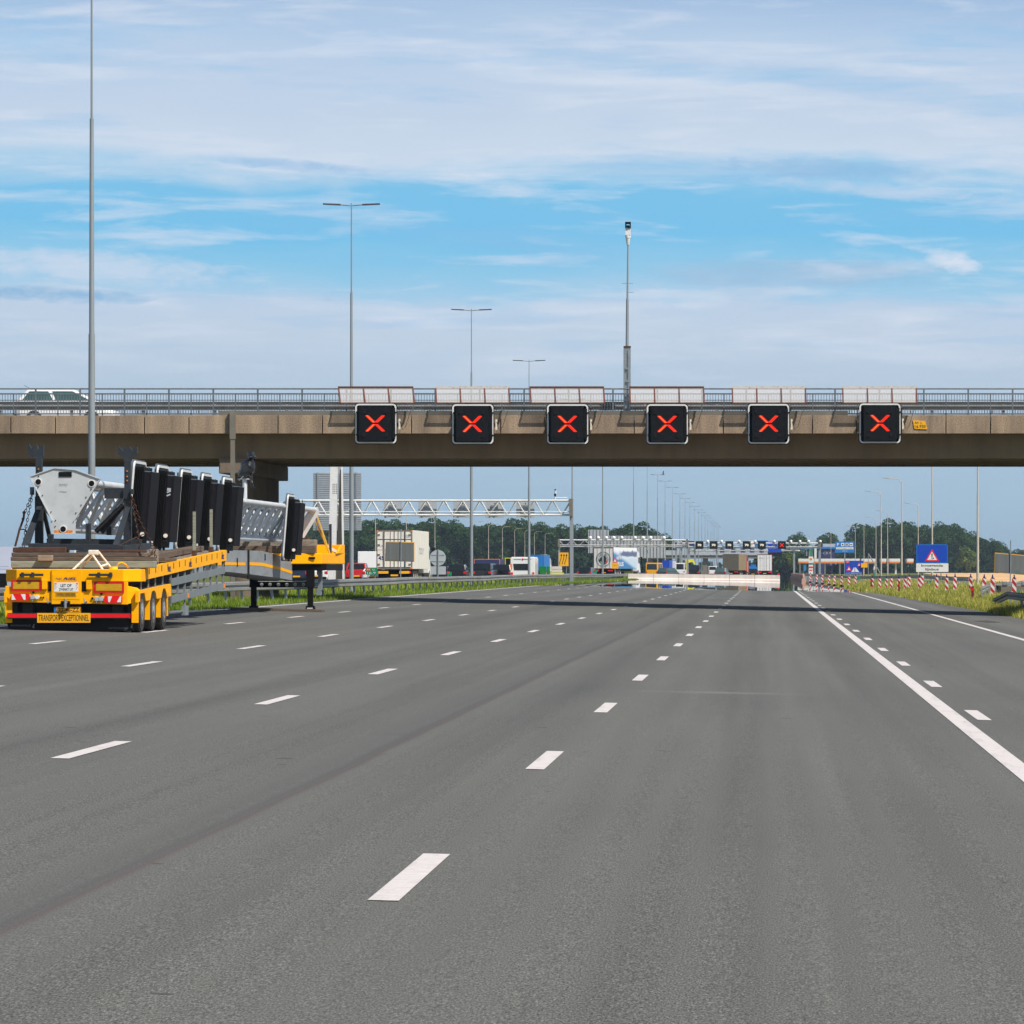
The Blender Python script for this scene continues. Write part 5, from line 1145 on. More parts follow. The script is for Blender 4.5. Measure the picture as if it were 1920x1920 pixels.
km('green kilometre board left of the caravan', 957, 971, 1066, 1075, 385, ('Li', '16.7'), -18)
for i, (px, py, D_, gx_, lb) in enumerate(((1116, 1071, 480, -18, 'tiny green board before the dark far car'), (1136, 1069, 520, -18, 'tiny green board below the picture truck'), (843, 1076, 300, -18, 'tiny green board right of the round sign'), (1608, 1084, 430, 9, 'tiny green board among the delineators'), (1655, 1086, 380, 11, 'green and red board between two delineators'), (1637, 1078, 560, 14, 'tiny green board left of the low blue sign pole'))):
    km(lb, px-4, px+4, py-3.5, py+3, D_, None, gx_)
# delineators
def deline(label, loc, g='red and white delineators along the right edge'):
    t = thing('delineator', label, 'delineator', loc, 0, g)
    b = MB(); w_ = .105; h0_, h1_ = .14, 1.02
    b.prism(rrect(w_, (h1_-h0_)/2, .035, 3), 'y', -.02, .02)
    for i in range(len(b.v)): b.v[i] = (b.v[i][0], b.v[i][1], b.v[i][2]+(h0_+h1_)/2)
    p_ = b.build('panel', 'paneld', t)
    b = MB()
    for k in range(-1, 5):
        za = h0_+.14+k*.40; q = [(-w_, za+.13), (w_, za-.13), (w_, za+.07), (-w_, za+.33)]; q = [(x, min(h1_-.005, max(h0_+.005, z))) for x, z in q]
        if max(z for _, z in q)-min(z for _, z in q) > .05: b.prism([(x*.985, z) for x, z in q], 'y', -.024, -.0205)
    b.build('red_stripe', 'redd', p_)
    b = MB(); b.box(-.05, .05, -.04, .04, h1_-.01, h1_+.06); b.tube([(0, 0, h1_+.05), (0, 0, h1_+.17)], .03, 8); b.build('warning_lamp', 'navy', t)
    b = MB(); b.prism([(-.22, 0), (.22, 0), (.16, .10), (-.16, .10)], 'y', -.18, .18); b.box(-.04, .04, -.03, .03, .05, .2); b.build('foot', 'black', t, .01)
    return t
dx = [(1506, 505), (1519, 480), (1531.6, 455), (1542, 438), (1554.6, 420), (1564.6, 405), (1578, 390), (1592, 375), (1604, 390), (1635.6, 335), (1649.6, 330), (1662, 322), (1671, 315), (1685, 300), (1697.5, 292), (1704.7, 300), (1724, 280), (1729, 295), (1756.4, 262), (1775, 248), (1790.7, 242), (1820, 232), (1845.5, 212), (1861, 205), (1901.7, 200)]
d0 = None
for i, (px, D_) in enumerate(dx):
    X_ = XW(px, D_); base = gz(X_, D_)-.04
    lb = f'red and white striped delineator, {ORD[i]} from the left in the row along the right edge'
    if d0 is None: d0 = deline(lb, (X_, D_, base))
    else: dup(d0, (X_, D_, base), R([6, -8, 4, 0, -5][i % 5]), lb)
for i, (px, D_, lb) in enumerate(((1685.5, 268, 'short dark red marker post in the grass'), (1823.5, 200, 'dark red reflector post below the tall right lamp post'), (1633.5, 330, 'slim dark red marker post beside far delineators'))):
    t = thing('marker_post', lb, 'marker post', (XW(px, D_), D_, gz(11, D_))); b = MB(); b.prism([(-.06, -.04), (.06, -.04), (.05, .04), (-.05, .04)], 'z', 0, .62); b.build('post', 'maroon', t); b = MB(); b.box(-.04, .04, -.045, -.0405, .40, .52); b.build('reflector', 'redb', t)
# barriers
t = thing('concrete_barrier', 'long white concrete barrier across the closed lanes', 'barrier', (XW(1178, 505), 505, gz(-15, 505)-.02)); xe = XW(1463, 505)-XW(1178, 505)
b = MB(); n = 6
prf = [(-.30, 0), (.30, 0), (.30, .08), (.12, .30), (.09, .84), (-.09, .84), (-.12, .30), (-.30, .08)]; prf = [(a_, z_*.9) for a_, z_ in prf]
for k in range(n):
    x0 = xe*k/n; x1 = xe*(k+1)/n-.04; b.prism(prf, 'x', x0, x1)
for i in range(len(b.v)): b.v[i] = (b.v[i][0], b.v[i][1], b.v[i][2]-(gz(-15, 505)-gz(1.7, 505))*b.v[i][0]/xe)
b.build('barrier_segments', 'lightconc', t)
b = MB(); b.tube([(xe-.35, 0, .55), (xe-.1, 0, .80)], .08, 8); b.build('red_lamp', 'redb', t)
t = thing('concrete_barrier', 'brown concrete barrier running lengthwise left of the delineators', 'barrier', (0, 0, 0))
b = MB(); a = Vector((4.55, 498, gz(4.5, 498))); c = Vector((4.1, 660, gz(4, 660)))
for k in range(20):
    p = a+(c-a)*k/20; q = a+(c-a)*(k+.985)/20
    for h, w_ in ((.35, .5), (.85, .22)): b.beam((p.x, p.y, p.z+h/2+(.35 if h > .5 else 0)*0), (q.x, q.y, q.z+h/2), w_, h)
b.build('barrier_segments', 'brownconc', t)
# ------------------------------------------------------------------ gantries
def gantry(label, xa, xc, D_, zt, zb, posts, grp, pitch, r=.07, lamps=None, depth=1.0):
    t = thing('sign_gantry', label, 'gantry', (xa, D_, 0), 0, grp); W_ = xc-xa
    b = MB()
    for y in (0, depth): b.tube([(0, y, zt), (W_, y, zt)], r, 8); 
    b.tube([(0, depth/2, zb), (W_, depth/2, zb)], r, 8); b.tube([(0, 0, zb+.45*(zt-zb)*.5), (W_, 0, zb+.45*(zt-zb)*.5)], r*.5, 6)
    n = max(1, round(W_/pitch))
    for k in range(n):
        x0 = W_*k/n; x1 = W_*(k+.5)/n; x2 = W_*(k+1)/n
        for y in (0, depth): b.tube([(x0, y, zt), (x1, depth/2, zb)], r*.62, 6); b.tube([(x1, depth/2, zb), (x2, y, zt)], r*.62, 6)
    b.build('truss_beam', 'white', t)
    for px_, w_ in posts:
        b = MB(); b.box(px_-w_/2, px_+w_/2, depth/2-w_/2, depth/2+w_/2, -.1, zt+.1); b.build('post', 'mast', t, .02)
        b = MB(); b.box(px_-w_*.6, px_+w_*.4, -.15, depth+.15, zb-.1, zt+.15); b.build('bracket', 'steelbeam', t)
    for px_ in (lamps or []):
        b = MB(); b.ball((px_, -.1, zt+.35), .28, 10, 6); b.build('lamp', 'lampglow', t)
    return t
D1 = 345; xa, xc = XW(560, D1), XW(1070, D1)
G1 = gantry('white lattice gantry beam with signal backs over the left carriageway', xa, xc, D1, ZW(938.5, D1), ZW(965.5, D1), [(xc-xa+.05, .30)], 'gantries', 1.58, .085)
for i, (p0, p1) in enumerate(((719, 753), (783, 819), (849, 884), (910, 944), (967, 1002))):
    t = thing('square_signal', f'pale square signal seen from behind on the gantry, {ORD[i]} from left', 'lane signal', (XW((p0+p1)/2, D1-.45+1.6), D1+1.5, ZW(953, D1)), 0, 'signal backs on the left gantry')
    b = MB(); b.prism(rrect(.77, .80, .06), 'y', -.05, .05); b.build('panel', 'signback', t); b = MB(); b.box(-.3, .3, -.15, -.051, -.5, .3); b.build('rear_box', 'galv', t); b = MB(); b.box(-.02, .06, -.17, -.151, .35, .45); b.build('socket', 'black', t)
t = thing('ribbed_sign', 'large ribbed grey back of a direction sign behind the white pylon', 'direction sign', (XW(632.5, D1+2.5), D1+2.5, ZW(995, D1+2.5)))
k_ = D1/F; b = MB(); hw_ = 45.5*k_; hh_ = 110*k_; b.box(-hw_, hw_, 0, .04, 0, hh_); b.build('panel', 'signback', t)
b = MB()
for k in range(27): z = (k+.5)*hh_/27; b.box(-hw_, hw_, -.05, -.001, z-.025, z+.025)
b.build('rib', 'signback', t)
b = MB(); b.box(-hw_*.32, hw_*.22, .0, .04, hh_, hh_+.5); b.build('top_plate', 'signback', t)
for x in (-.82, .78): b = MB(); b.box(hw_*x-.05, hw_*x+.05, -.12, -.051, 0, hh_); b.build('stiffener', 'galv', t)
t = thing('gantry_camera', 'small white camera on a bracket above the gantry end', 'camera', (XW(1041, D1), D1, ZW(937, D1)))
b = MB(); b.tube([(0, 0, 0), (0, 0, .45)], .05, 8); b.tube([(0, 0, .18), (1.0, 0, .18), (1.0, 0, 0)], .03, 6); b.build('bracket', 'white', t); b = MB(); b.box(-.09, .07, -.15, .15, .30, .52); b.build('base', 'black', t); b = MB(); b.tube([(.02, 0, .5), (.03, 0, .78)], .08, 10); b.build('housing', 'white', t); b = MB(); b.box(-.05, .06, -.08, .06, .77, .9); b.build('head', 'black', t)
# white pylon
DP = 300; t = thing('white_pylon', 'tapered white steel pylon with a grid of small holes', 'pylon', (XW(634, DP), DP, .35)); k_ = DP/F; Z = lambda py: ZW(py, DP)-.35
b = MB(); b.hexa([(-19*k_, 0, 0), (-6*k_, 0, 0), (-6*k_, .5, 0), (-19*k_, .5, 0), (-12.5*k_, 0, Z(760)), (2*k_, 0, Z(760)), (2*k_, .5, Z(760)), (-12.5*k_, .5, Z(760))]); b.build('front_flange', 'white', t)
b = MB(); b.hexa([(-5.8*k_, .45, 0), (8*k_, .45, 0), (8*k_, .5, 0), (-5.8*k_, .5, 0), (2.0*k_, .45, Z(880)), (5.1*k_, .45, Z(880)), (5.1*k_, .5, Z(880)), (2.0*k_, .5, Z(880))]); b.build('web', 'steelbeam', t)  # grey instead of white: shade of the pylon's inner face painted in
b = MB(); b.hexa([(8.05*k_, 0, 0), (11*k_, 0, 0), (11*k_, .5, 0), (8.05*k_, .5, 0), (4*k_, 0, Z(760)), (5.6*k_, 0, Z(760)), (5.6*k_, .5, Z(760)), (4*k_, .5, Z(760))]); b.build('side_flange', 'white', t)
b = MB()
for i in range(3):
    for j in range(6): x = (-9+i*3.4-.5)*k_; z = Z(908+j*3.4); b.box(x-.03, x+.03, -.006, -.001, z-.035, z+.035)
b.build('bolt_hole', 'black', t)
# far gantries
D2 = 650; gantry('far lattice gantry with white lamps over the left carriageway', XW(1047, D2), XW(1292, D2), D2, ZW(1012.5, D2), ZW(1024.5, D2), [(.1, .3), (XW(1289, D2)-XW(1047, D2), .3)], 'gantries', 2.0, .10, [XW(p, D2)-XW(1047, D2) for p in (1107, 1122, 1137, 1151, 1166, 1191, 1206, 1220, 1245)])
D3 = 783; k3 = D3/F; gantry('far gantry carrying the seventy signals and one red cross', XW(1266, D3), XW(1538, D3), D3, ZW(1018.5, D3), ZW(1027, D3), [(.15, .4), (1.2, .36), (XW(1537, D3)-XW(1266, D3), .45)], 'gantries', 2.2, .12, [XW(p, D3)-XW(1266, D3) for p in (1269, 1327, 1353, 1386, 1416, 1452, 1483, 1500, 1516, 1538)])
fs0 = [1311.5, 1338, 1367.5, 1400, 1428.5, 1466]
for i, px in enumerate(fs0):
    t = thing('lane_signal', ('far black signal showing white 70, '+ORD[i]+' from left on the far gantry') if i < 5 else 'far black signal showing a small red cross', 'lane signal', (XW(px, D3-.6), D3-.6, ZW(1022, D3)), 0, 'signals on the far gantry')
    b = MB(); b.prism(rrect(.77, .75, .12), 'y', -.1, .1); b.build('housing', 'led', t)
    if i < 5: text('70', 0, -.13, 0, .74, .44, 'ledwhite', t, name='number', bold=.045)
    else:
        b = MB(); a_ = .075; b.prism([(-.36, -.36+a_), (-.36+a_, -.36), (0, -a_), (.36-a_, -.36), (.36, -.36+a_), (a_, 0), (.36, .36-a_), (.36-a_, .36), (0, a_), (-.36+a_, .36), (-.36, .36-a_), (-a_, 0)], 'y', -.14, -.12); b.build('red_cross', 'ledred', t)
for i, (p0, p1, q0, q1, D_, m_, lb) in enumerate(((1279, 1286, 1014.5, 1024, 900, 'navy', 'small dark signal backs behind the far gantry'), (1287, 1302, 1014.5, 1024, 900, 'navy', 'dark panels beside the first seventy signal'), (1404, 1415, 1013.5, 1025, 880, 'contw', 'pale lilac panel right of the fourth seventy signal'), (1415, 1440, 1013.5, 1026, 880, 'blue2', 'turquoise blue direction panel behind the fifth seventy signal'), (1440, 1458, 1015.5, 1026, 880, 'blue', 'blue direction panel beside the red cross'), (1440, 1465, 1027, 1035.5, 860, 'blue', 'blue direction sign under the far gantry'), (1440, 1465, 1035.6, 1043, 860, 'led', 'dark lower panel of the far direction sign'))):
    t = thing('direction_sign', lb, 'direction sign', (XW((p0+p1)/2, D_), D_, ZW(q1, D_)), 0, 'distant panels on gantries'); h_ = (p1-p0)/2*D_/F
    b = MB(); b.box(-h_, h_, 0, .15, 0, (q1-q0)*D_/F); b.build('panel', m_, t); b = MB(); b.box(-h_, h_, .16, .3, .2, .35); b.build('rear_bar', 'galv', t)
gantry('third gantry behind the far signals with dark hanging boxes', XW(1290, 900), XW(1500, 900), 900, ZW(1027, 900), ZW(1033, 900), [(.2, .35), (XW(1303, 900)-XW(1290, 900), .35), (XW(1344, 900)-XW(1290, 900), .35), (XW(1489, 900)-XW(1290, 900), .4)], 'gantries', 2.4, .1)
for i, px in enumerate((1354, 1375, 1393, 1410, 1428)):
    t = thing('dark_signal', f'tiny dark hanging box under the far gantry, {ORD[i]} from left', 'lane signal', (XW(px, 905), 905, ZW(1032, 905)), 0, 'dark boxes under the third gantry'); b = MB(); b.prism(rrect(.5, .48, .08), 'y', -.1, .1); b.build('housing', 'navy', t)
for i, (p0, p1, q0, q1, D_, lb) in enumerate(((1102, 1141, 993, 1037, 655, 'tall ribbed grey sign back above the picture truck'), (1141.5, 1247, 1004.5, 1046, 700, 'wide ribbed grey sign back right of the picture truck'))):
    t = thing('ribbed_sign', lb, 'direction sign', (XW((p0+p1)/2, D_), D_+1.5, ZW(q1, D_)), 0, 'ribbed sign backs'); h_ = (p1-p0)/2*D_/F; H_ = (q1-q0)*D_/F
    b = MB(); b.box(-h_, h_, 0, .1, 0, H_); b.build('panel', 'signback', t); b = MB(); n = int(h_*2/.55)
    for k in range(n): x = -h_+(k+.5)*2*h_/n; b.box(x-.04, x+.04, -.08, -.001, 0, H_)
    b.build('rib', 'steelbeam', t)
    b = MB(); b.box(-.12, .12, .12, .36, -ZW(q1, D_), 0); b.build('post', 'galv', t)
# distant flyover
D5 = 1180; t = thing('distant_flyover', 'distant grey flyover with panelled parapet behind the far gantries', 'bridge', (XW(1140, D5), D5, 0)); W_ = XW(1452, D5)-XW(1140, D5); Z = lambda py: ZW(py, D5)
b = MB(); b.box(0, W_, 0, 12, Z(1047), Z(1040)); b.build('deck', 'steelbeam', t); b = MB(); n = 26
for k in range(n): b.box(W_*k/n+.05, W_*(k+1)/n-.05, -.3, -.02, Z(1041), Z(1031+2*(k/n)))
b.build('parapet', 'signback', t)
for k in range(6): b = MB(); b.box(W_*(k+.5)/6-.7, W_*(k+.5)/6+.7, 1, 11, 0, Z(1047)-.01); b.build('pier', 'steelbeam', t)
# big arrow sign
D_ = 452; t = thing('arrow_sign', 'orange yellow sign with three bent black arrows', 'road sign', (XW(1057, D_), D_, .2)); k_ = D_/F; Z = lambda py: ZW(py, D_)-.2
b = MB(); b.box(-9*k_, 9*k_, -.03, .02, Z(1061.5), Z(1036)); f = b.build('panel', 'signyel', t); b = MB()
for dx_ in (-5.3, -.3, 4.4):
    p = [((dx_-2.6)*k_, Z(1058)), ((dx_-2.2)*k_, Z(1054.5)), ((dx_+.6)*k_, Z(1046)), ((dx_+.8)*k_, Z(1041.5))]
    for a, c in zip(p[:-1], p[1:]): b.beam((a[0], -.04, a[1]), (c[0], -.04, c[1]), .06, .01, (0, 1, 0))
    b.prism([((dx_-.9)*k_, Z(1042)), ((dx_+2.5)*k_, Z(1042)), ((dx_+.8)*k_, Z(1038))], 'y', -.045, -.0305).cut()
b.build('arrow', 'text', f)
for x in (-.3, .3): b = MB(); b.tube([(x, .05, -.2), (x, .05, Z(1037))], .04, 6); b.build('pole', 'galv', t)
D_ = 480; t = thing('warning_sign', 'red triangle over yellow plate in front of the picture truck', 'road sign', (XW(1153, D_), D_, .2)); k_ = D_/F; Z = lambda py: ZW(py, D_)-.2
b = MB(); b.prism([(-5*k_, Z(1054.6)), (5*k_, Z(1054.6)), (0, Z(1045.5))], 'y', -.02, .02); f = b.build('triangle', 'redb', t); b = MB(); b.prism([(-2.9*k_, Z(1053.5)), (2.9*k_, Z(1053.5)), (0, Z(1048.3))], 'y', -.03, -.0205); b.box(-.02, .02, -.035, -.0305, Z(1053), Z(1050)); b.build('white_field', 'white', f)
b = MB(); b.box(-6*k_, 6.4*k_, -.02, .02, Z(1066), Z(1055)); f2 = b.build('plate', 'signyel', t); text('750 m', 0, -.025, Z(1060), .4, .12, 'text', f2); b = MB(); b.tube([(0, .05, -.3), (0, .05, Z(1048))], .04, 6); b.build('pole', 'galv', t)
# service area
D_ = 960; k_ = D_/F; zb = -.1; Z = lambda py: ZW(py, D_)-zb; t = thing('service_sign', 'blue service area sign with P and white symbols on one post', 'road sign', (XW(1584, D_), D_, zb))
b = MB(); b.box(-18*k_, 18*k_, 0, .1, Z(1036.3), Z(1015.5)); f = b.build('panel', 'blue2', t)
text('P', -12.5*k_, -.02, Z(1020.7), 4*k_, 5*k_, 'white', f, bold=.02)
b = MB()
for x in (-4, 4, 12): b.box((x-3)*k_, (x+3)*k_, -.02, -.001, Z(1024), Z(1018)); 
b.box(-16*k_, 16*k_, -.02, -.001, Z(1029.8), Z(1025.8)); b.build('white_field', 'white', f)
b = MB(); b.ball((-4*k_, -.03, Z(1021)), 1.6*k_, 8, 5, (1, .1, 1)); b.beam((2*k_, -.03, Z(1023)), (6*k_, -.03, Z(1019)), .15, .02, (0, 1, 0)); b.beam((6*k_, -.03, Z(1023)), (2*k_, -.03, Z(1019)), .15, .02, (0, 1, 0)); b.box(10*k_, 14*k_, -.03, -.021, Z(1022), Z(1020.5)); b.build('symbol', 'text', f)
text('Den Ruygen Hoek', 0, -.03, Z(1027.8), 28*k_, 2.4*k_, 'textn', f); text('600 m', 0, -.02, Z(1033), 9*k_, 2*k_, 'white', f)
b = MB(); b.box(-1.1*k_, 1.1*k_, .12, .35, 0, Z(1016)); b.build('post', 'galv', t)
D_ = 657; k_ = D_/F; zb = -.15; Z = lambda py: ZW(py, D_)-zb; t = thing('roadworks_sign', 'large low blue sign with road symbol and warning triangles', 'road sign', (XW(1601.5, D_), D_, zb))
b = MB(); b.box(-17.6*k_, 17.6*k_, 0, .08, Z(1077), Z(1051.3)); f = b.build('panel', 'blue', t); b = MB(); b.box(-16*k_, -9*k_, -.02, -.001, Z(1055.5), Z(1051.9)); g_ = b.build('red_field', 'redb', f); text('A4', -12.5*k_, -.03, Z(1053.7), 4*k_, 2.4*k_, 'white', g_)
b = MB(); b.prism([(-15*k_, Z(1070)), (-4.5*k_, Z(1070)), (-9.7*k_, Z(1060.5))], 'y', -.02, -.001); b.prism([(5.5*k_, Z(1061.5)), (13*k_, Z(1061.5)), (9.2*k_, Z(1054.5))], 'y', -.02, -.001); g_ = b.build('triangle', 'redb', f)
b = MB(); b.prism([(-12.4*k_, Z(1068.7)), (-7*k_, Z(1068.7)), (-9.7*k_, Z(1063.7))], 'y', -.03, -.0205); b.prism([(7.4*k_, Z(1060.6)), (11*k_, Z(1060.6)), (9.2*k_, Z(1057))], 'y', -.03, -.0205); b.build('triangle_field', 'white', g_)
b = MB(); b.prism([(-5.5*k_, Z(1072.5)), (.7*k_, Z(1072.5)), (.7*k_, Z(1064)), (-.3*k_, Z(1064))], 'y', -.02, -.001); b.prism([(2*k_, Z(1064)), (3*k_, Z(1064)), (9.5*k_, Z(1072.5)), (2*k_, Z(1072.5))], 'y', -.02, -.001); b.build('road_symbol', 'white', f); text('Let op: wegwerkzaamheden', 0, -.02, Z(1074.8), 30*k_, 2.2*k_, 'white', f)
b = MB(); b.box(13*k_, 25*k_, -.3, -.2, Z(1064), Z(1056)); b.box(17*k_, 18*k_, -.19, -.1, 0, Z(1057)); b.build('yellow_plate', 'signyel', t)
for x in (-15, 15): b = MB(); b.box((x-.5)*k_, (x+.5)*k_, .1, .2, 0, Z(1052)); b.build('post', 'galv', t)
D_ = 1200; k_ = D_/F; X = lambda px: XW(px, D_); Z = lambda py: ZW(py, D_)
t = thing('filling_station', 'long filling station canopy with white fascia and orange band', 'building', (X(1497), D_, 0))
for p0, p1 in ((1497, 1612), (1616, 1643), (1652, 1662), (1668, 1688), (1701, 1713)):
    b = MB(); b.box(X(p0)-X(1497), X(p1)-X(1497), 0, 14, Z(1053.2), Z(1047.5)); b.build('canopy', 'white', t); b = MB(); b.box(X(p0)-X(1497)+.02, X(p1)-X(1497)-.02, .05, 13.9, Z(1056.2), Z(1053.3)); b.build('orange_band', 'orange', t)
for px in (1500, 1547, 1575, 1610, 1640, 1665, 1680): b = MB(); b.box(X(px)-X(1497)-.25, X(px)-X(1497)+.25, 2, 2.5, -.3, Z(1056.3)); b.build('column', 'white', t)
b = MB(); b.box(X(1545)-X(1497), X(1560)-X(1497), 6, 12, -.3, Z(1060)); b.build('shop', 'navy', t); b = MB(); b.box(X(1562)-X(1497), X(1640)-X(1497), 12.5, 13.5, -.3, Z(1058)); b.build('rear_wall', 'frame', t)
D_ = 1050; k_ = D_/F; t = thing('price_pylon', 'white filling station pylon with orange shell shape and price fields', 'pylon', (XW(1520.5, D_), D_, -.1)); Z = lambda py: ZW(py, D_)+.1
b = MB(); b.box(-4.2*k_, 4.2*k_, 0, .8, 0, Z(1043.5)); f = b.build('panel', 'white', t); b = MB(); b.prism([(2.6*k_*math.cos(R(a)), Z(1048.3)+2.3*k_*math.sin(R(a))) for a in range(0, 360, 20)], 'y', -.04, -.001); b.build('emblem', 'orange', f)
b = MB(); b.box(-3.8*k_, 3.8*k_, -.04, -.001, Z(1058.5), Z(1055.5)); b.build('green_field', 'green', f); b = MB(); b.box(-3.8*k_, 3.8*k_, -.04, -.001, Z(1065), Z(1062)); b.box(-3*k_, 3*k_, -.04, -.001, Z(1070), Z(1068)); b.build('red_field', 'redb', f)
for i, (px, m_, q0, q1, lb) in enumerate(((1521, 'green', 1027.5, 1043, 'tall green and white banner above the price pylon'), (1529, 'white', 1028, 1047, 'pale lilac banner beside the green banner'), (1509.5, 'blue2', 1059, 1070, 'small light blue sign left of the price pylon'))):
    D_ = 1080; t = thing('banner', lb, 'banner', (XW(px, D_), D_, -.1)); b = MB(); b.box(-.3, .3, 0, .05, ZW(q1, D_)+.1, ZW(q0, D_)+.1); b.build('cloth', m_, t); b = MB(); b.tube([(-.32, 0, 0), (-.32, 0, ZW(q0, D_)+.2)], .05, 6); b.build('pole', 'galv', t)
D_ = 1320; t = thing('service_building', 'dark blue service building with grey roof behind the canopy', 'building', (XW(1530, D_), D_, 0)); X = lambda px: XW(px, D_)-XW(1530, D_); Z = lambda py: ZW(py, D_)
b = MB(); b.box(X(1533), X(1566), 0, 14, -.2, Z(1029)); b.build('wall', 'navy', t); b = MB(); b.box(X(1484), X(1567), -.5, 14.5, Z(1029)+.01, Z(1025.5)); b.build('roof_edge', 'blue2', t); b = MB(); b.box(X(1543), X(1567), 1, 13, Z(1025.4), Z(1019.5)); b.build('roof_house', 'signback', t)
for k in range(9): b = MB(); x = X(1487+k*5.1); b.box(x-.2, x+.2, 0, .4, -.2, Z(1029)); b.build('column', 'galv', t)
b = MB(); b.box(X(1486), X(1532), 10, 11, -.2, Z(1032)); b.build('glass_wall', 'greycar', t); text('CKY', X(1551), -.02, Z(1037), 2.6, .8, 'signback', t)
D_ = 700; k_ = D_/F; t = thing('steel_frame_mast', 'pale triangular steel frame standing before the right wood', 'mast', (XW(1628, D_), D_, -.1)); Z = lambda py: ZW(py, D_)+.1
b = MB(); b.tube([(0, 0, 0), (0, 0, Z(1038))], .06, 6); b.tube([(0, 0, Z(1038)), (22*k_, 0, Z(1074))], .09, 6); b.tube([(0, 0, Z(1056)), (8*k_, 0, Z(1056))], .05, 6); b.build('frame', 'galv', t)
# ------------------------------------------------------------------ vehicles
def V(px, D_): return (XW(px, D_), D_, gz(XW(px, D_), D_))
car('car', 'dark blue hatchback with yellow plate seen under the gooseneck', 'car', V(556, 300), R(4), 'darkblue', 'hatch')
car('car', 'white car right of the dark blue hatchback under the gooseneck', 'car', V(594, 335), R(3), 'whitecar', 'hatch')
car('car', 'bright red car behind the grey lamp post', 'car', V(668, 327), R(2), 'redcar', 'suv', None, 'glass', 4.2, True, 1.8, 1.62)
car('car', 'black car with pale tail lights left of the third lamp post', 'car', V(856, 383), 0, 'blackcar', 'suv', None, 'glass', 4.4, False, 1.85, 1.60)
car('car', 'black people carrier with red tail lights right of the third lamp post', 'car', V(903, 398), R(-5), 'blackcar', 'van', None, 'glass', 4.6, False, 1.85, 1.72)
car('car', 'black car left of the white caravan', 'car', V(942, 405), R(-3), 'blackcar', 'suv', None, 'glass', 4.3, False, 1.75, 1.66)
car('car', 'silver car half hidden behind the black car near the round sign', 'car', V(826, 430), 0, 'darkblue', 'hatch', None, 'glass', 4.2, False, 1.8, 1.5)
car('car', 'dark red car between the two black cars', 'car', V(926, 470), 0, 'maroon', 'hatch', None, 'glass', 4.2, False, 1.8, 1.5)
car('car', 'small dark car at left of the picture truck', 'car', V(1095, 500), R(-8), 'blackcar', 'estate', None, 'glass', 4.3, True, 1.8, 1.5)
car('car', 'silver red car low in front of the container truck', 'car', V(700, 300), R(3), 'whitecar', 'hatch', None, 'glass', 4.0, True, 1.7, 1.15)
car('car', 'dark estate car turning beyond the white barrier', 'car', V(1240, 610), R(-28), 'greycar', 'estate', None, 'glassg', 4.5, False, 1.8, 1.5)
car('van', 'orange yellow van with dark rear window beyond the barrier', 'van', V(1222, 640), R(-10), 'signyel', 'van', None, 'glass', 5, False, 2.1, 2.3)
car('van', 'black van with blue plate beyond the barrier', 'van', V(1300, 662), R(-3), 'blackcar', 'van', None, 'glass', 5, False, 1.95, 2.0)
car('car', 'silver car with red tail lights left of the brown container truck', 'car', V(1350, 625), R(-10), 'greycar', 'hatch', None, 'glassg', 4.2, False, 1.8, 1.6)
car('car', 'dark car between the brown container truck and the white truck', 'car', V(1412, 700), R(-3), 'blackcar', 'hatch')
t = car('van', 'pale van facing the camera beyond the left guardrail', 'van', (XW(-2, 150), 152, .38), R(180), 'lilac', 'van', None, 'lilac', 5, False, 2.0, 1.95)
b = MB(); b.box(-.85, .85, 4.98, 5.05, .35, .98); b.build('grille', 'black', t)
car('van', 'tall white panel van behind the red car', 'van', V(690, 368), R(1), 'whitecar', 'van', None, 'whitecar', 5.4, False, 2.0, 2.75)
car('van', 'white car glimpsed under the load between the cradle beams', 'van', V(160, 330), R(2), 'whitecar', 'van', None, 'glass', 5.4, False, 2.0, 2.9)
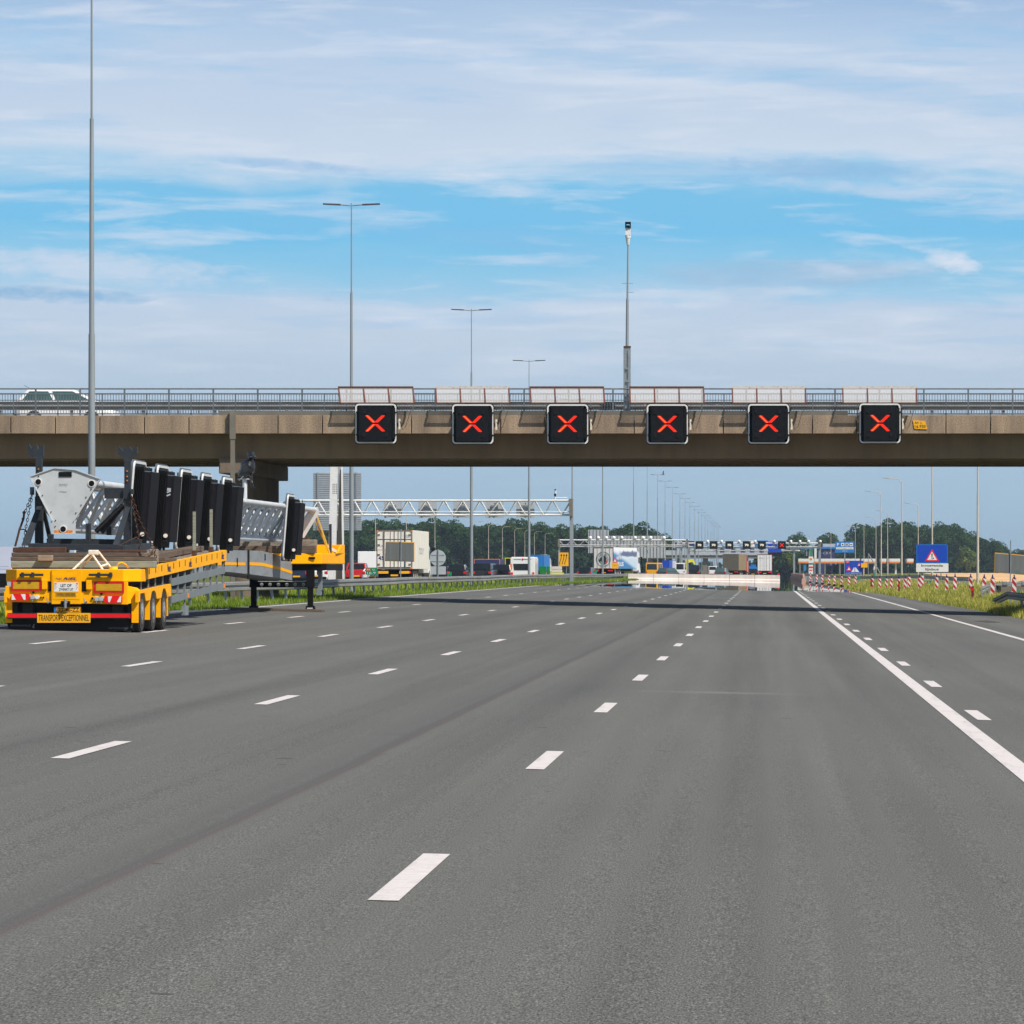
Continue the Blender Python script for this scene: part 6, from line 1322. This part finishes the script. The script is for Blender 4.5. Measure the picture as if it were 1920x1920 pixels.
def truck(name, label, loc, rz, W_, L_, z0, z1, rear, side, frame='white', cab='white', cabh=3.4, ribs=0, doors=True, extra=None, group=None, cabl=2.0):
    t = thing(name, label, 'truck', loc, rz, group); h = W_/2
    b = MB(); b.box(-h, h, .02, L_, z0, z1); f = b.build('cargo_box', side, t, .02)
    b = MB(); b.box(-h+.06, h-.06, -.012, .018, z0+.06, z1-.06); b.build('rear_door', rear, t)
    b = MB()
    for x0, x1 in ((-h-.01, -h+.07), (h-.07, h+.01)): b.box(x0, x1, -.03, .03, z0-.01, z1+.01)
    b.box(-h+.071, h-.071, -.03, .03, z1-.08, z1+.01); b.box(-h+.071, h-.071, -.03, .03, z0-.01, z0+.07); b.build('door_frame', frame, t)
    if doors:
        b = MB(); b.box(-.02, .02, -.02, -.013, z0+.08, z1-.09)
        for x in (-h*.62, -h*.22, h*.22, h*.62): b.tube([(x, -.035, z0+.05), (x, -.035, z1-.1)], .018, 6); b.box(x-.04, x+.06, -.05, -.02, z0+(z1-z0)*.32, z0+(z1-z0)*.34)
        b.build('lock_bar', 'steelbeam', t)
    if ribs:
        b = MB()
        for k in range(1, ribs): x = -h+2*h*k/ribs; b.box(x-.025, x+.025, -.04, -.013, z0+.07, z1-.08)
        b.build('rib', frame, t)
    b = MB(); b.box(-.45, -.33, .3, L_+1.5, z0-.28, z0-.01); b.box(.33, .45, .3, L_+1.5, z0-.28, z0-.01); b.box(-h*.9, h*.9, .1, .25, .45, .60)
    b.box(-h*.95, h*.95, .9, .95, .35, z0-.05); b.build('chassis', 'black', t)
    for sx in (-1, 1):
        b = MB(); b.box(min(sx*h*.92, sx*h*.45), max(sx*h*.92, sx*h*.45), .03, .12, z0-.30, z0-.14); b.build('tail_light', 'redb', t)
        for y in ([1.4, 2.7, 4.0] if L_ > 9 else [1.5, 2.8])+[L_+.8]:
            b = MB(); b.use(0).tube([(sx*(h-.55), y, .5), (sx*(h-.03), y, .5)], .5, 18); b.use(1).tube([(sx*(h-.03), y, .5), (sx*(h-.01), y, .5)], .28, 14); b.build('wheel', ['tyre', 'rim'], t)
    b = MB(); b.box(-.27, .27, .08, .10, .62, .74); b.build('number_plate', 'signyel', t)
    if cab:
        y0 = L_+.35
        b = MB(); b.hexa([(-1.22, y0, .8), (1.22, y0, .8), (1.22, y0+cabl, .6), (-1.22, y0+cabl, .6), (-1.2, y0, cabh), (1.2, y0, cabh), (1.12, y0+cabl-.25, cabh-.25), (-1.12, y0+cabl-.25, cabh-.25)]); c = b.build('cab', cab, t, .06)
        b = MB(); b.box(1.205, 1.225, y0+.9, y0+1.7, 1.9, 2.6); b.box(-1.225, -1.205, y0+.9, y0+1.7, 1.9, 2.6); b.build('side_window', 'glass', c)
        for sx in (-1, 1): b = MB(); b.box(min(sx*1.35, sx*1.55), max(sx*1.35, sx*1.55), y0+1.5, y0+1.6, 1.8, 2.7); b.box(min(sx*1.2, sx*1.35), max(sx*1.2, sx*1.35), y0+1.52, y0+1.58, 2.55, 2.62); b.build('mirror', 'black', c)
    return t
# container truck
Dc = 286; xc_ = (XW(706, Dc)+XW(773, Dc))/2; zg = .38
t = truck('container_truck', 'cream container truck with dark blue 45 and rusty corners', (xc_, Dc, zg), R(-.3), 2.5, 13.2, 1.12, ZW(994, Dc)-zg, 'contw', 'contw', 'steelbeam', 'white', 3.0)
z0, z1 = 1.12, ZW(994, Dc)-zg
text('45', -.93, -.016, ZW(1046.5, Dc)-zg, .40, .28, 'textn', t, bold=.03); text('UN', -.87, -.016, ZW(1024, Dc)-zg, .30, .16, 'textg', t); text('UNIU\n450066 2', .92, -.04, ZW(1005, Dc)-zg, .42, .22, 'textg', t); text('TEX\nGC', 1.27, 7, ZW(1033, Dc+7)-zg, 4.2, .42, 'signback', t, plane='x')
b = MB()
for x in (-1.25, 1.13):
    for z in (z0, z1-.14): b.box(x, x+.13, -.045, .1, z-.005, z+.145)
b.box(1.24, 1.262, 13.0, 13.22, z1-.16, z1+.005); b.build('corner_casting', 'orust', t)
b = MB()
for x in (-.02, -.72, .70): b.box(x-.03, x+.03, -.0165, -.0125, z0+.08, z1-.09).cut()
for z in (.14, .86): b.box(-1.17, 1.17, -.0175, -.0168, z0+.10+(z1-z0)*(z-.14)-.02, z0+.13+(z1-z0)*(z-.14)+.01).cut()
b.build('door_gasket', 'frame', t)
b = MB()
for z in (.12, .37, .62, .88):
    for x in (-1.16, 1.0): b.box(x, x+.16, -.05, -.013, z0+(z1-z0)*z-.05, z0+(z1-z0)*z+.05).cut()
b.build('hinge', 'steelbeam', t)
b = MB(); b.box(-1.2, -.3, -.02, -.0125, ZW(1031, Dc)-zg-.02, ZW(1031, Dc)-zg+.02); b.build('rust_line', 'orust', t)
b = MB(); b.box(-1.12, -.42, -.02, .0, .80, .98); b.box(.35, 1.05, -.02, 0, .80, .98); b.build('long_vehicle_board', 'signyel', t)
# picture truck
t = truck('picture_truck', 'white truck with round dark emblem on its doors and a mountain picture on the side', (XW(1131.5, 512), 512, .35), R(-11), 2.55, 13.3, 1.15, ZW(1026.5, 512)-.35, 'white', 'picture', 'maroon', 'whitecar', 3.5)
zc = ZW(1048.5, 512)-.35
b = MB(); c = lambda r: [(r*math.cos(R(a)), zc+r*math.sin(R(a))) for a in range(0, 360, 12)]
o_, q_ = c(.93), c(.87); n = 30; b.add([(x, -.05, z) for x, z in o_]+[(x, -.05, z) for x, z in q_], [(j, (j+1) % n, n+(j+1) % n, n+j) for j in range(n)])
o_, q_ = c(.62), c(.57); b.add([(x, -.05, z) for x, z in o_]+[(x, -.05, z) for x, z in q_], [(j, (j+1) % n, n+(j+1) % n, n+j) for j in range(n) if not 6 < j < 9]); b.build('emblem_ring', 'text', t)
b = MB(); b.prism([(-.62, zc-.18), (-.45, zc-.28), (-.2, zc-.2), (.0, zc-.55), (.12, zc-.8), (.2, zc-.4), (.38, zc-.3), (.42, zc+.1), (.25, zc+.4), (.02, zc+.5), (-.15, zc+.3), (-.4, zc+.2), (-.5, zc+.0)], 'y', -.06, -.052); b.build('emblem_animal', 'frame', t)
b = MB(); b.prism([(.3, zc-.35), (.55, zc-.5), (.45, zc-.3), (.5, zc-.2), (.36, zc-.15)], 'y', -.068, -.061); b.build('emblem_red', 'redb', t)
for k, ch in enumerate('BRITISH LION CALL'):
    a = R(160-k*11.5); text(ch, .745*math.cos(a), -.052, zc+.745*math.sin(a), .07, .12, 'text', t, name='emblem_letter') if ch != ' ' else None
text('PLUS', 1.29, 3.9, 1.75, 3.4, .55, 'white', t, plane='x', bold=.04); text('BIJ U', 1.29, 2.9, 2.45, 2.4, .45, 'white', t, plane='x', bold=.04)
# brown container truck, white truck, blue trucks, boxes
t = truck('container_truck', 'brown ribbed container truck with rusty side and red cab', (XW(1370, 632), 632, .1), R(-11), 2.5, 6.2, 1.15, ZW(1039, 632)-.1, 'contb', 'conts', 'contb', 'maroon', 3.55, 4, False)
b = MB(); b.box(-.8, 1.27, 6.25, 6.5, 1.0, 3.62); b.build('red_headboard', 'redcar', t); b = MB(); b.box(1.26, 1.32, 6.6, 7.2, .9, 2.6); b.build('orange_panel', 'orange', t)
t = truck('white_truck', 'white box truck with dark red door frame and two plain doors', (XW(1434, 712), 712, 0), R(0), 2.6, 12, 1.1, ZW(1039.5, 712), 'white', 'white', 'maroon', 'whitecar', 3.2)
text('BOVAG', -.62, -.04, 3.35, .7, .16, 'text', t); text('transport', .62, -.04, 3.4, .7, .08, 'textg', t)
truck('box_truck', 'blue box truck with white cab behind the white caravan', (XW(1005, 600), 600, .3), R(-4), 2.4, 7, 1.0, ZW(1040.5, 600)-.3, 'blue2', 'blue2', 'blue2', 'whitecar', 2.8, 0, False)
truck('box_truck', 'dark blue and orange lettered trailer behind the black cars', (XW(913, 700), 700, .3), R(-2), 4.4, 8, .9, ZW(1048.3, 700)-.3, 'navy', 'navy', 'orange', None, 3, 0, False)
truck('box_truck', 'yellow and black box trailer left of the caravan', (XW(958, 560), 560, .3), R(0), 1.6, 5, .8, ZW(1046, 560)-.3, 'black', 'lime', 'lime', None, 3, 0, False)
truck('box_truck', 'white and pink narrow box trailer right of the blue truck', (XW(1018, 640), 640, .3), R(0), .75, 6, .9, ZW(1040, 640)-.3, 'white', 'white', 'signback', None, 3, 0, False)
truck('box_truck', 'bright blue box with red marks beyond the orange van', (XW(1248, 760), 760, .1), R(-6), 1.3, 5, 1.4, ZW(1050.5, 760)-.1, 'blue', 'blue', 'blue', 'whitecar', 2.8, 0, False)
truck('box_truck', 'dark blue tanker shape between the two far trucks', (XW(1413, 800), 800, 0), R(0), 2.2, 6, .6, 2.3, 'blue2', 'blue2', 'blue2', None, 3, 0, False)
car('van', 'white van left of the black van beyond the barrier', 'van', V(1275, 720), R(-3), 'whitecar', 'van', None, 'glass', 5, False, 1.7, 2.4)
car('van', 'white pick-up shape between the far gantry posts', 'van', V(1336, 760), R(-3), 'whitecar', 'van', None, 'glass', 5, False, 1.6, 1.9)
t = thing('excavator', 'lime yellow machine with bent arm behind the black van', 'machine', V(1291, 760)); b = MB(); b.box(-.5, .1, 0, 1.5, .6, 3.0); b.box(-.5, .9, .2, .6, 2.6, 3.1); b.beam((.9, .4, 2.85), (1.1, .4, 2.2), .3, .3); b.build('arm_and_body', 'lime', t); b = MB(); b.box(-.35, .5, -.02, .3, 1.7, 2.5); b.build('cab_window', 'glass', t); b = MB(); b.box(-.7, .6, .2, 2, 0, .6); b.build('track', 'black', t)
# caravan
Dv = 383; t = thing('caravan', 'white caravan with wide dark rear window', 'caravan', V(980, Dv)); k_ = Dv/F; zg = gz(-22, Dv); Z = lambda py: ZW(py, Dv)-zg
b = MB(); b.prism([(-1.15, .35), (1.15, .35), (1.15, Z(1047)), (1.05, Z(1044.3)), (-1.05, Z(1044.3)), (-1.15, Z(1047))], 'y', 0, 5.5); b.build('body', 'whitecar', t, .05)
b = MB(); b.prism([(-.80, Z(1069)), (.62, Z(1069)), (.74, Z(1057)), (-.88, Z(1057))], 'y', -.03, .0); b.build('rear_window', 'glass', t)
b = MB(); b.box(-.85, -.15, -.02, -.001, Z(1049.2), Z(1048.4)); b.box(.1, .8, -.02, -.001, Z(1049.2), Z(1048.4)); b.build('stripe', 'frame', t); b = MB(); b.ball((0, -.02, Z(1048.7)), .1, 8, 5, (1, .3, 1)); b.build('emblem', 'redb', t)
for sx in (-1, 1): b = MB(); b.box(sx*1.0-.1, sx*1.0+.1, -.03, .02, Z(1078), Z(1073)); b.build('tail_light', 'redb', t); b = MB(); b.tube([(sx*.9, 2.7, .32), (sx*1.1, 2.7, .32)], .32, 16); b.build('wheel', 'tyre', t)
b = MB(); b.box(-1.16, -.98, -.05, -.03, Z(1067), Z(1057)); b.build('orange_board', 'orange', t)
# green barrier frames, concrete blocks
D_ = 430; k_ = D_/F
for i, (p0, p1, p2, p3, lb) in enumerate(((998, 1007, 1001, 1008, 'leftmost green steel panel beyond the guardrail'), (1013, 1021, 1010, 1024, 'middle green trapezoid panel, wider at the top'), (1025, 1031, 1025, 1031, 'rightmost narrow green panel beside the white blocks'))):
    t = thing('green_panel', lb, 'panel', (XW((p0+p1)/2, D_), D_, .3), 0, 'green steel panels'); cxp = (p0+p1)/2
    b = MB(); b.prism([((p0-cxp)*k_, 0), ((p1-cxp)*k_, 0), ((p3-cxp)*k_, ZW(1062, D_)-.3), ((p2-cxp)*k_, ZW(1062, D_)-.3)], 'y', 0, .4); b.build('panel', 'dgreen', t, .01); b = MB(); b.box((p0-cxp)*k_+.05, (p1-cxp)*k_-.05, -.05, -.001, .7, .76); b.build('hinge_bar', 'steelbeam', t)
for i, (q0, q1, p0, p1, m_, lb) in enumerate(((1068, 1062, 1032, 1052.5, 'lightconc', 'upper white concrete block of the stack by the arrow sign'), (1073.5, 1068.3, 1032.5, 1053, 'lightconc', 'lower white concrete block of the stack by the arrow sign'), (1083, 1073.8, 1031, 1056, 'lime', 'yellow base under the white concrete blocks'))):
    t = thing('concrete_block', lb, 'block', (XW((p0+p1)/2, D_), D_+.5, ZW(q0, D_)), 0, 'stacked blocks'); h_ = (p1-p0)/2*k_; b = MB(); b.box(-h_, h_, 0, .8, 0, (q0-q1)*k_-.01); b.build('block', m_, t, .03)
# ------------------------------------------------------------------ trees
def leafcloud(name, n, rx, ry, rz, zc, clumps, seed, leaf, m, parent):
    r = np.random.default_rng(seed); cs = []
    for k in range(clumps):
        th = r.random()*2*np.pi; u = r.random()*2-1; q = np.sqrt(1-u*u); rad = .45+.42*r.random()
        cs.append((rad*rx*q*np.cos(th), rad*ry*q*np.sin(th), zc+rad*rz*u*(1 if u > 0 else .9), (.26+.22*r.random())*rx))
    cs.append((0, 0, zc, rx*.62)); cs = np.array(cs)
    idx = r.integers(0, len(cs), n); c = cs[idx]; d = r.normal(size=(n, 3)); d /= np.linalg.norm(d, axis=1)[:, None]
    rad = c[:, 3]*(.55+.5*r.random(n)**.5); p = c[:, :3]+d*rad[:, None]*np.array([1, 1, .85])
    nn = d+r.normal(size=(n, 3))*.55; nn /= np.linalg.norm(nn, axis=1)[:, None]
    a = np.cross(nn, r.normal(size=(n, 3))); a /= np.linalg.norm(a, axis=1)[:, None]; bb = np.cross(nn, a); s = leaf*(.6+.8*r.random(n))[:, None]
    v = np.stack([p-a*s-bb*s*.6, p+a*s-bb*s*.5, p+a*s*.8+bb*s*.7, p-a*s*.7+bb*s*.6], 1).astype('f')
    me = bpy.data.meshes.new(name); me.vertices.add(n*4); me.vertices.foreach_set('co', v.ravel()); me.loops.add(n*4); me.loops.foreach_set('vertex_index', np.arange(n*4, dtype='i'))
    me.polygons.add(n); me.polygons.foreach_set('loop_start', np.arange(0, n*4, 4, dtype='i')); me.polygons.foreach_set('loop_total', np.full(n, 4, 'i'))
    at = me.attributes.new('tint', 'FLOAT', 'POINT'); tn = np.clip(r.normal(.5, .2, n)+(r.random(len(cs))[idx]-.5)*.5, 0, 1); at.data.foreach_set('value', np.repeat(tn, 4).astype('f'))
    me.materials.append(M[m]); me.update(); me.validate(); o = bpy.data.objects.new(name, me); COL.objects.link(o); o.parent = parent; return o
def tree(label, loc, H, W_, seed, m='leaf', grp=None, n=1500, low=.12):
    t = thing('tree', label, 'tree', loc, 0, grp); r = random.Random(seed)
    b = MB(); b.tube([(0, 0, -.3), (.1, 0, H*.3), (.0, .1, H*.6)], H*.022, 8, H*.008)
    for k in range(6): a = r.random()*6.28; z = H*(.2+.08*k); b.tube([(0, 0, z), (math.cos(a)*W_*.3, math.sin(a)*W_*.3, z+H*.14)], H*.008, 5, H*.003)
    b.build('trunk', 'bark', t)
    leafcloud('crown', n, W_/2, W_/2, H*(1-low)/2, H*(1+low)/2, 26, seed, .31, m, t); return t
protos = {}
def place(kind, label, loc, s, rz, grp):
    if kind not in protos:
        H, W_, m, sd_, low = {'a': (19, 12, 'leaf', 1, .04), 'b': (18, 11, 'leaf', 2, .02), 'c': (20, 13, 'leaf', 3, .05), 'd': (17, 12, 'leaf', 4, .0), 'e': (9, 8, 'leaf2', 5, .02), 'f': (5, 6, 'leaf', 6, -.1)}[kind]
        t = tree(label, loc, H, W_, sd_, m, grp, 5000 if kind in 'abcd' else 1800, low); protos[kind] = t
    else: t = dup(protos[kind], loc, rz, label); t['group'] = grp
    t.scale = (s, s, s); t.rotation_euler = (0, 0, rz); return t
r = random.Random(5)
def wood(x0px, x1px, D_, topf, step, label, grp, kinds='abcd', rows=(0, 14, 30)):
    for ri, dd in enumerate(rows):
        px = x0px+r.random()*step
        while px < x1px:
            k = r.choice(kinds); H = {'a': 19, 'b': 18, 'c': 20, 'd': 17, 'e': 9, 'f': 5}[k]; DD = D_+dd+r.uniform(-4, 4)
            want = (CY-topf(px))*DD/F+ZC; s = (want/H)*r.uniform(.93, 1.03)*(1 if ri else .95)
            place(k, label, (XW(px, DD), DD, -.2), max(.3, s), r.random()*6.28, grp); px += step*r.uniform(.75, 1.25)
def interp(pts): 
    return lambda x: float(np.interp(x, [p[0] for p in pts], [p[1] for p in pts]))
wood(590, 1255, 1300, interp([(590, 972), (700, 966), (840, 964), (950, 970), (1060, 974), (1150, 976), (1210, 972), (1232, 984), (1255, 1010)]), 26, 'dark green tree in the dense wood behind the left traffic', 'trees of the left wood')
wood(1490, 1515, 1500, interp([(1484, 1000), (1500, 990), (1520, 988)]), 26, 'rounded tree at left of the blue service sign', 'two small groups left of the service sign', rows=(0, 10))
wood(1540, 1562, 1500, interp([(1540, 992), (1552, 988), (1575, 1003)]), 26, 'rounded tree directly behind the service building', 'trees behind the service building', rows=(0, 10))
wood(1580, 1602, 1550, interp([(1575, 1006), (1590, 1006), (1602, 1006)]), 20, 'low tree in the gap beside the service sign', 'low trees in the gap', rows=(0,))
wood(1612, 1722, 1450, interp([(1604, 985), (1620, 974), (1660, 971), (1722, 974)]), 20, 'tall tree in the wood left of the bus sign', 'trees left of the bus sign')
wood(1730, 1880, 1450, interp([(1730, 976), (1780, 972), (1805, 985), (1830, 992), (1860, 1003), (1880, 1016)]), 20, 'tall tree in the wood right of the bus sign', 'trees right of the bus sign')
wood(1885, 1990, 1700, interp([(1880, 1020), (2000, 1016)]), 24, 'far tree behind the yellow edged sign', 'far trees at the right edge', 'bd', rows=(0,))
place('e', 'light green round bush in front of the right wood', (XW(1812, 1380), 1380, -.2), 1.0, 0, 'light bush')
wood(1425, 1500, 1250, interp([(1425, 1034), (1500, 1034)]), 14, 'dark low tree behind the white truck', 'low trees behind the white truck', 'ef', rows=(0, 8))
wood(-10, 60, 2300, interp([(-10, 1040), (60, 1046)]), 16, 'far tree at the left edge beyond the pale van', 'far trees at the left edge', 'bd', rows=(0,))
wood(280, 600, 2100, interp([(280, 1048), (420, 1042), (520, 1040), (600, 1030)]), 17, 'far tree seen under the overpass behind the load', 'far trees under the overpass', 'bd', rows=(0,))
wood(1240, 1420, 2100, interp([(1240, 1046), (1420, 1050)]), 16, 'far tree beyond the flyover', 'far trees beyond the flyover', 'bd', rows=(0,))
# undergrowth closing the foot of the woods
def undergrowth(label, p0, p1, D_, h, n, seed, m='leaf'):
    r = np.random.default_rng(seed); x = XW(p0, D_)+(XW(p1, D_)-XW(p0, D_))*r.random(n); y = D_-5+r.random(n)*6; z = -.3+h*r.random(n)**1.3*(.6+.4*np.sin(x*.35)*np.sin(x*.13+1))
    p = np.stack([x, y, z], 1); a = r.normal(size=(n, 3)); a /= np.linalg.norm(a, axis=1)[:, None]; bb = np.cross(a, r.normal(size=(n, 3))); bb /= np.linalg.norm(bb, axis=1)[:, None]; s_ = .6*(.6+.8*r.random(n))[:, None]
    v = np.stack([p-a*s_-bb*s_, p+a*s_-bb*s_, p+a*s_+bb*s_, p-a*s_+bb*s_], 1).astype('f')
    me = bpy.data.meshes.new('undergrowth'); me.vertices.add(n*4); me.vertices.foreach_set('co', v.ravel()); me.loops.add(n*4); me.loops.foreach_set('vertex_index', np.arange(n*4, dtype='i'))
    me.polygons.add(n); me.polygons.foreach_set('loop_start', np.arange(0, n*4, 4, dtype='i')); me.polygons.foreach_set('loop_total', np.full(n, 4, 'i'))
    at = me.attributes.new('tint', 'FLOAT', 'POINT'); at.data.foreach_set('value', np.repeat(np.clip(r.normal(.4, .2, n), 0, 1), 4).astype('f'))
    me.materials.append(M[m]); me.update(); me.validate(); o = bpy.data.objects.new('undergrowth', me); COL.objects.link(o); tag(o, label, 'undergrowth', None, 'stuff')
undergrowth('dark undergrowth along the foot of the wood behind the left traffic', 585, 1262, 1297, 8, 16000, 11)
undergrowth('dark undergrowth along the foot of the woods right of the road', 1600, 1900, 1446, 8, 9000, 12)
undergrowth('dark undergrowth behind the filling station', 1420, 1602, 1500, 6, 4000, 13)
# air
USE_HAZE = True
if USE_HAZE:
    b = MB(); b.box(-4100, 4100, -90, 5100, -1.5, 42); hz = b.build('haze', 'leaf'); hz.data.materials.clear()
    m = bpy.data.materials.new('haze_air'); m.use_nodes = True; nt = m.node_tree; nt.nodes.clear(); out = N('ShaderNodeOutputMaterial'); vo = N('ShaderNodeVolumePrincipled')
    vo.inputs['Color'].default_value = (.62, .78, .95, 1); vo.inputs['Density'].default_value = .00010; vo.inputs['Anisotropy'].default_value = .2; L(vo.outputs[0], out.inputs['Volume'])
    hz.data.materials.append(m); tag(hz, 'pale blue summer haze over the motorway', 'haze', None, 'stuff')
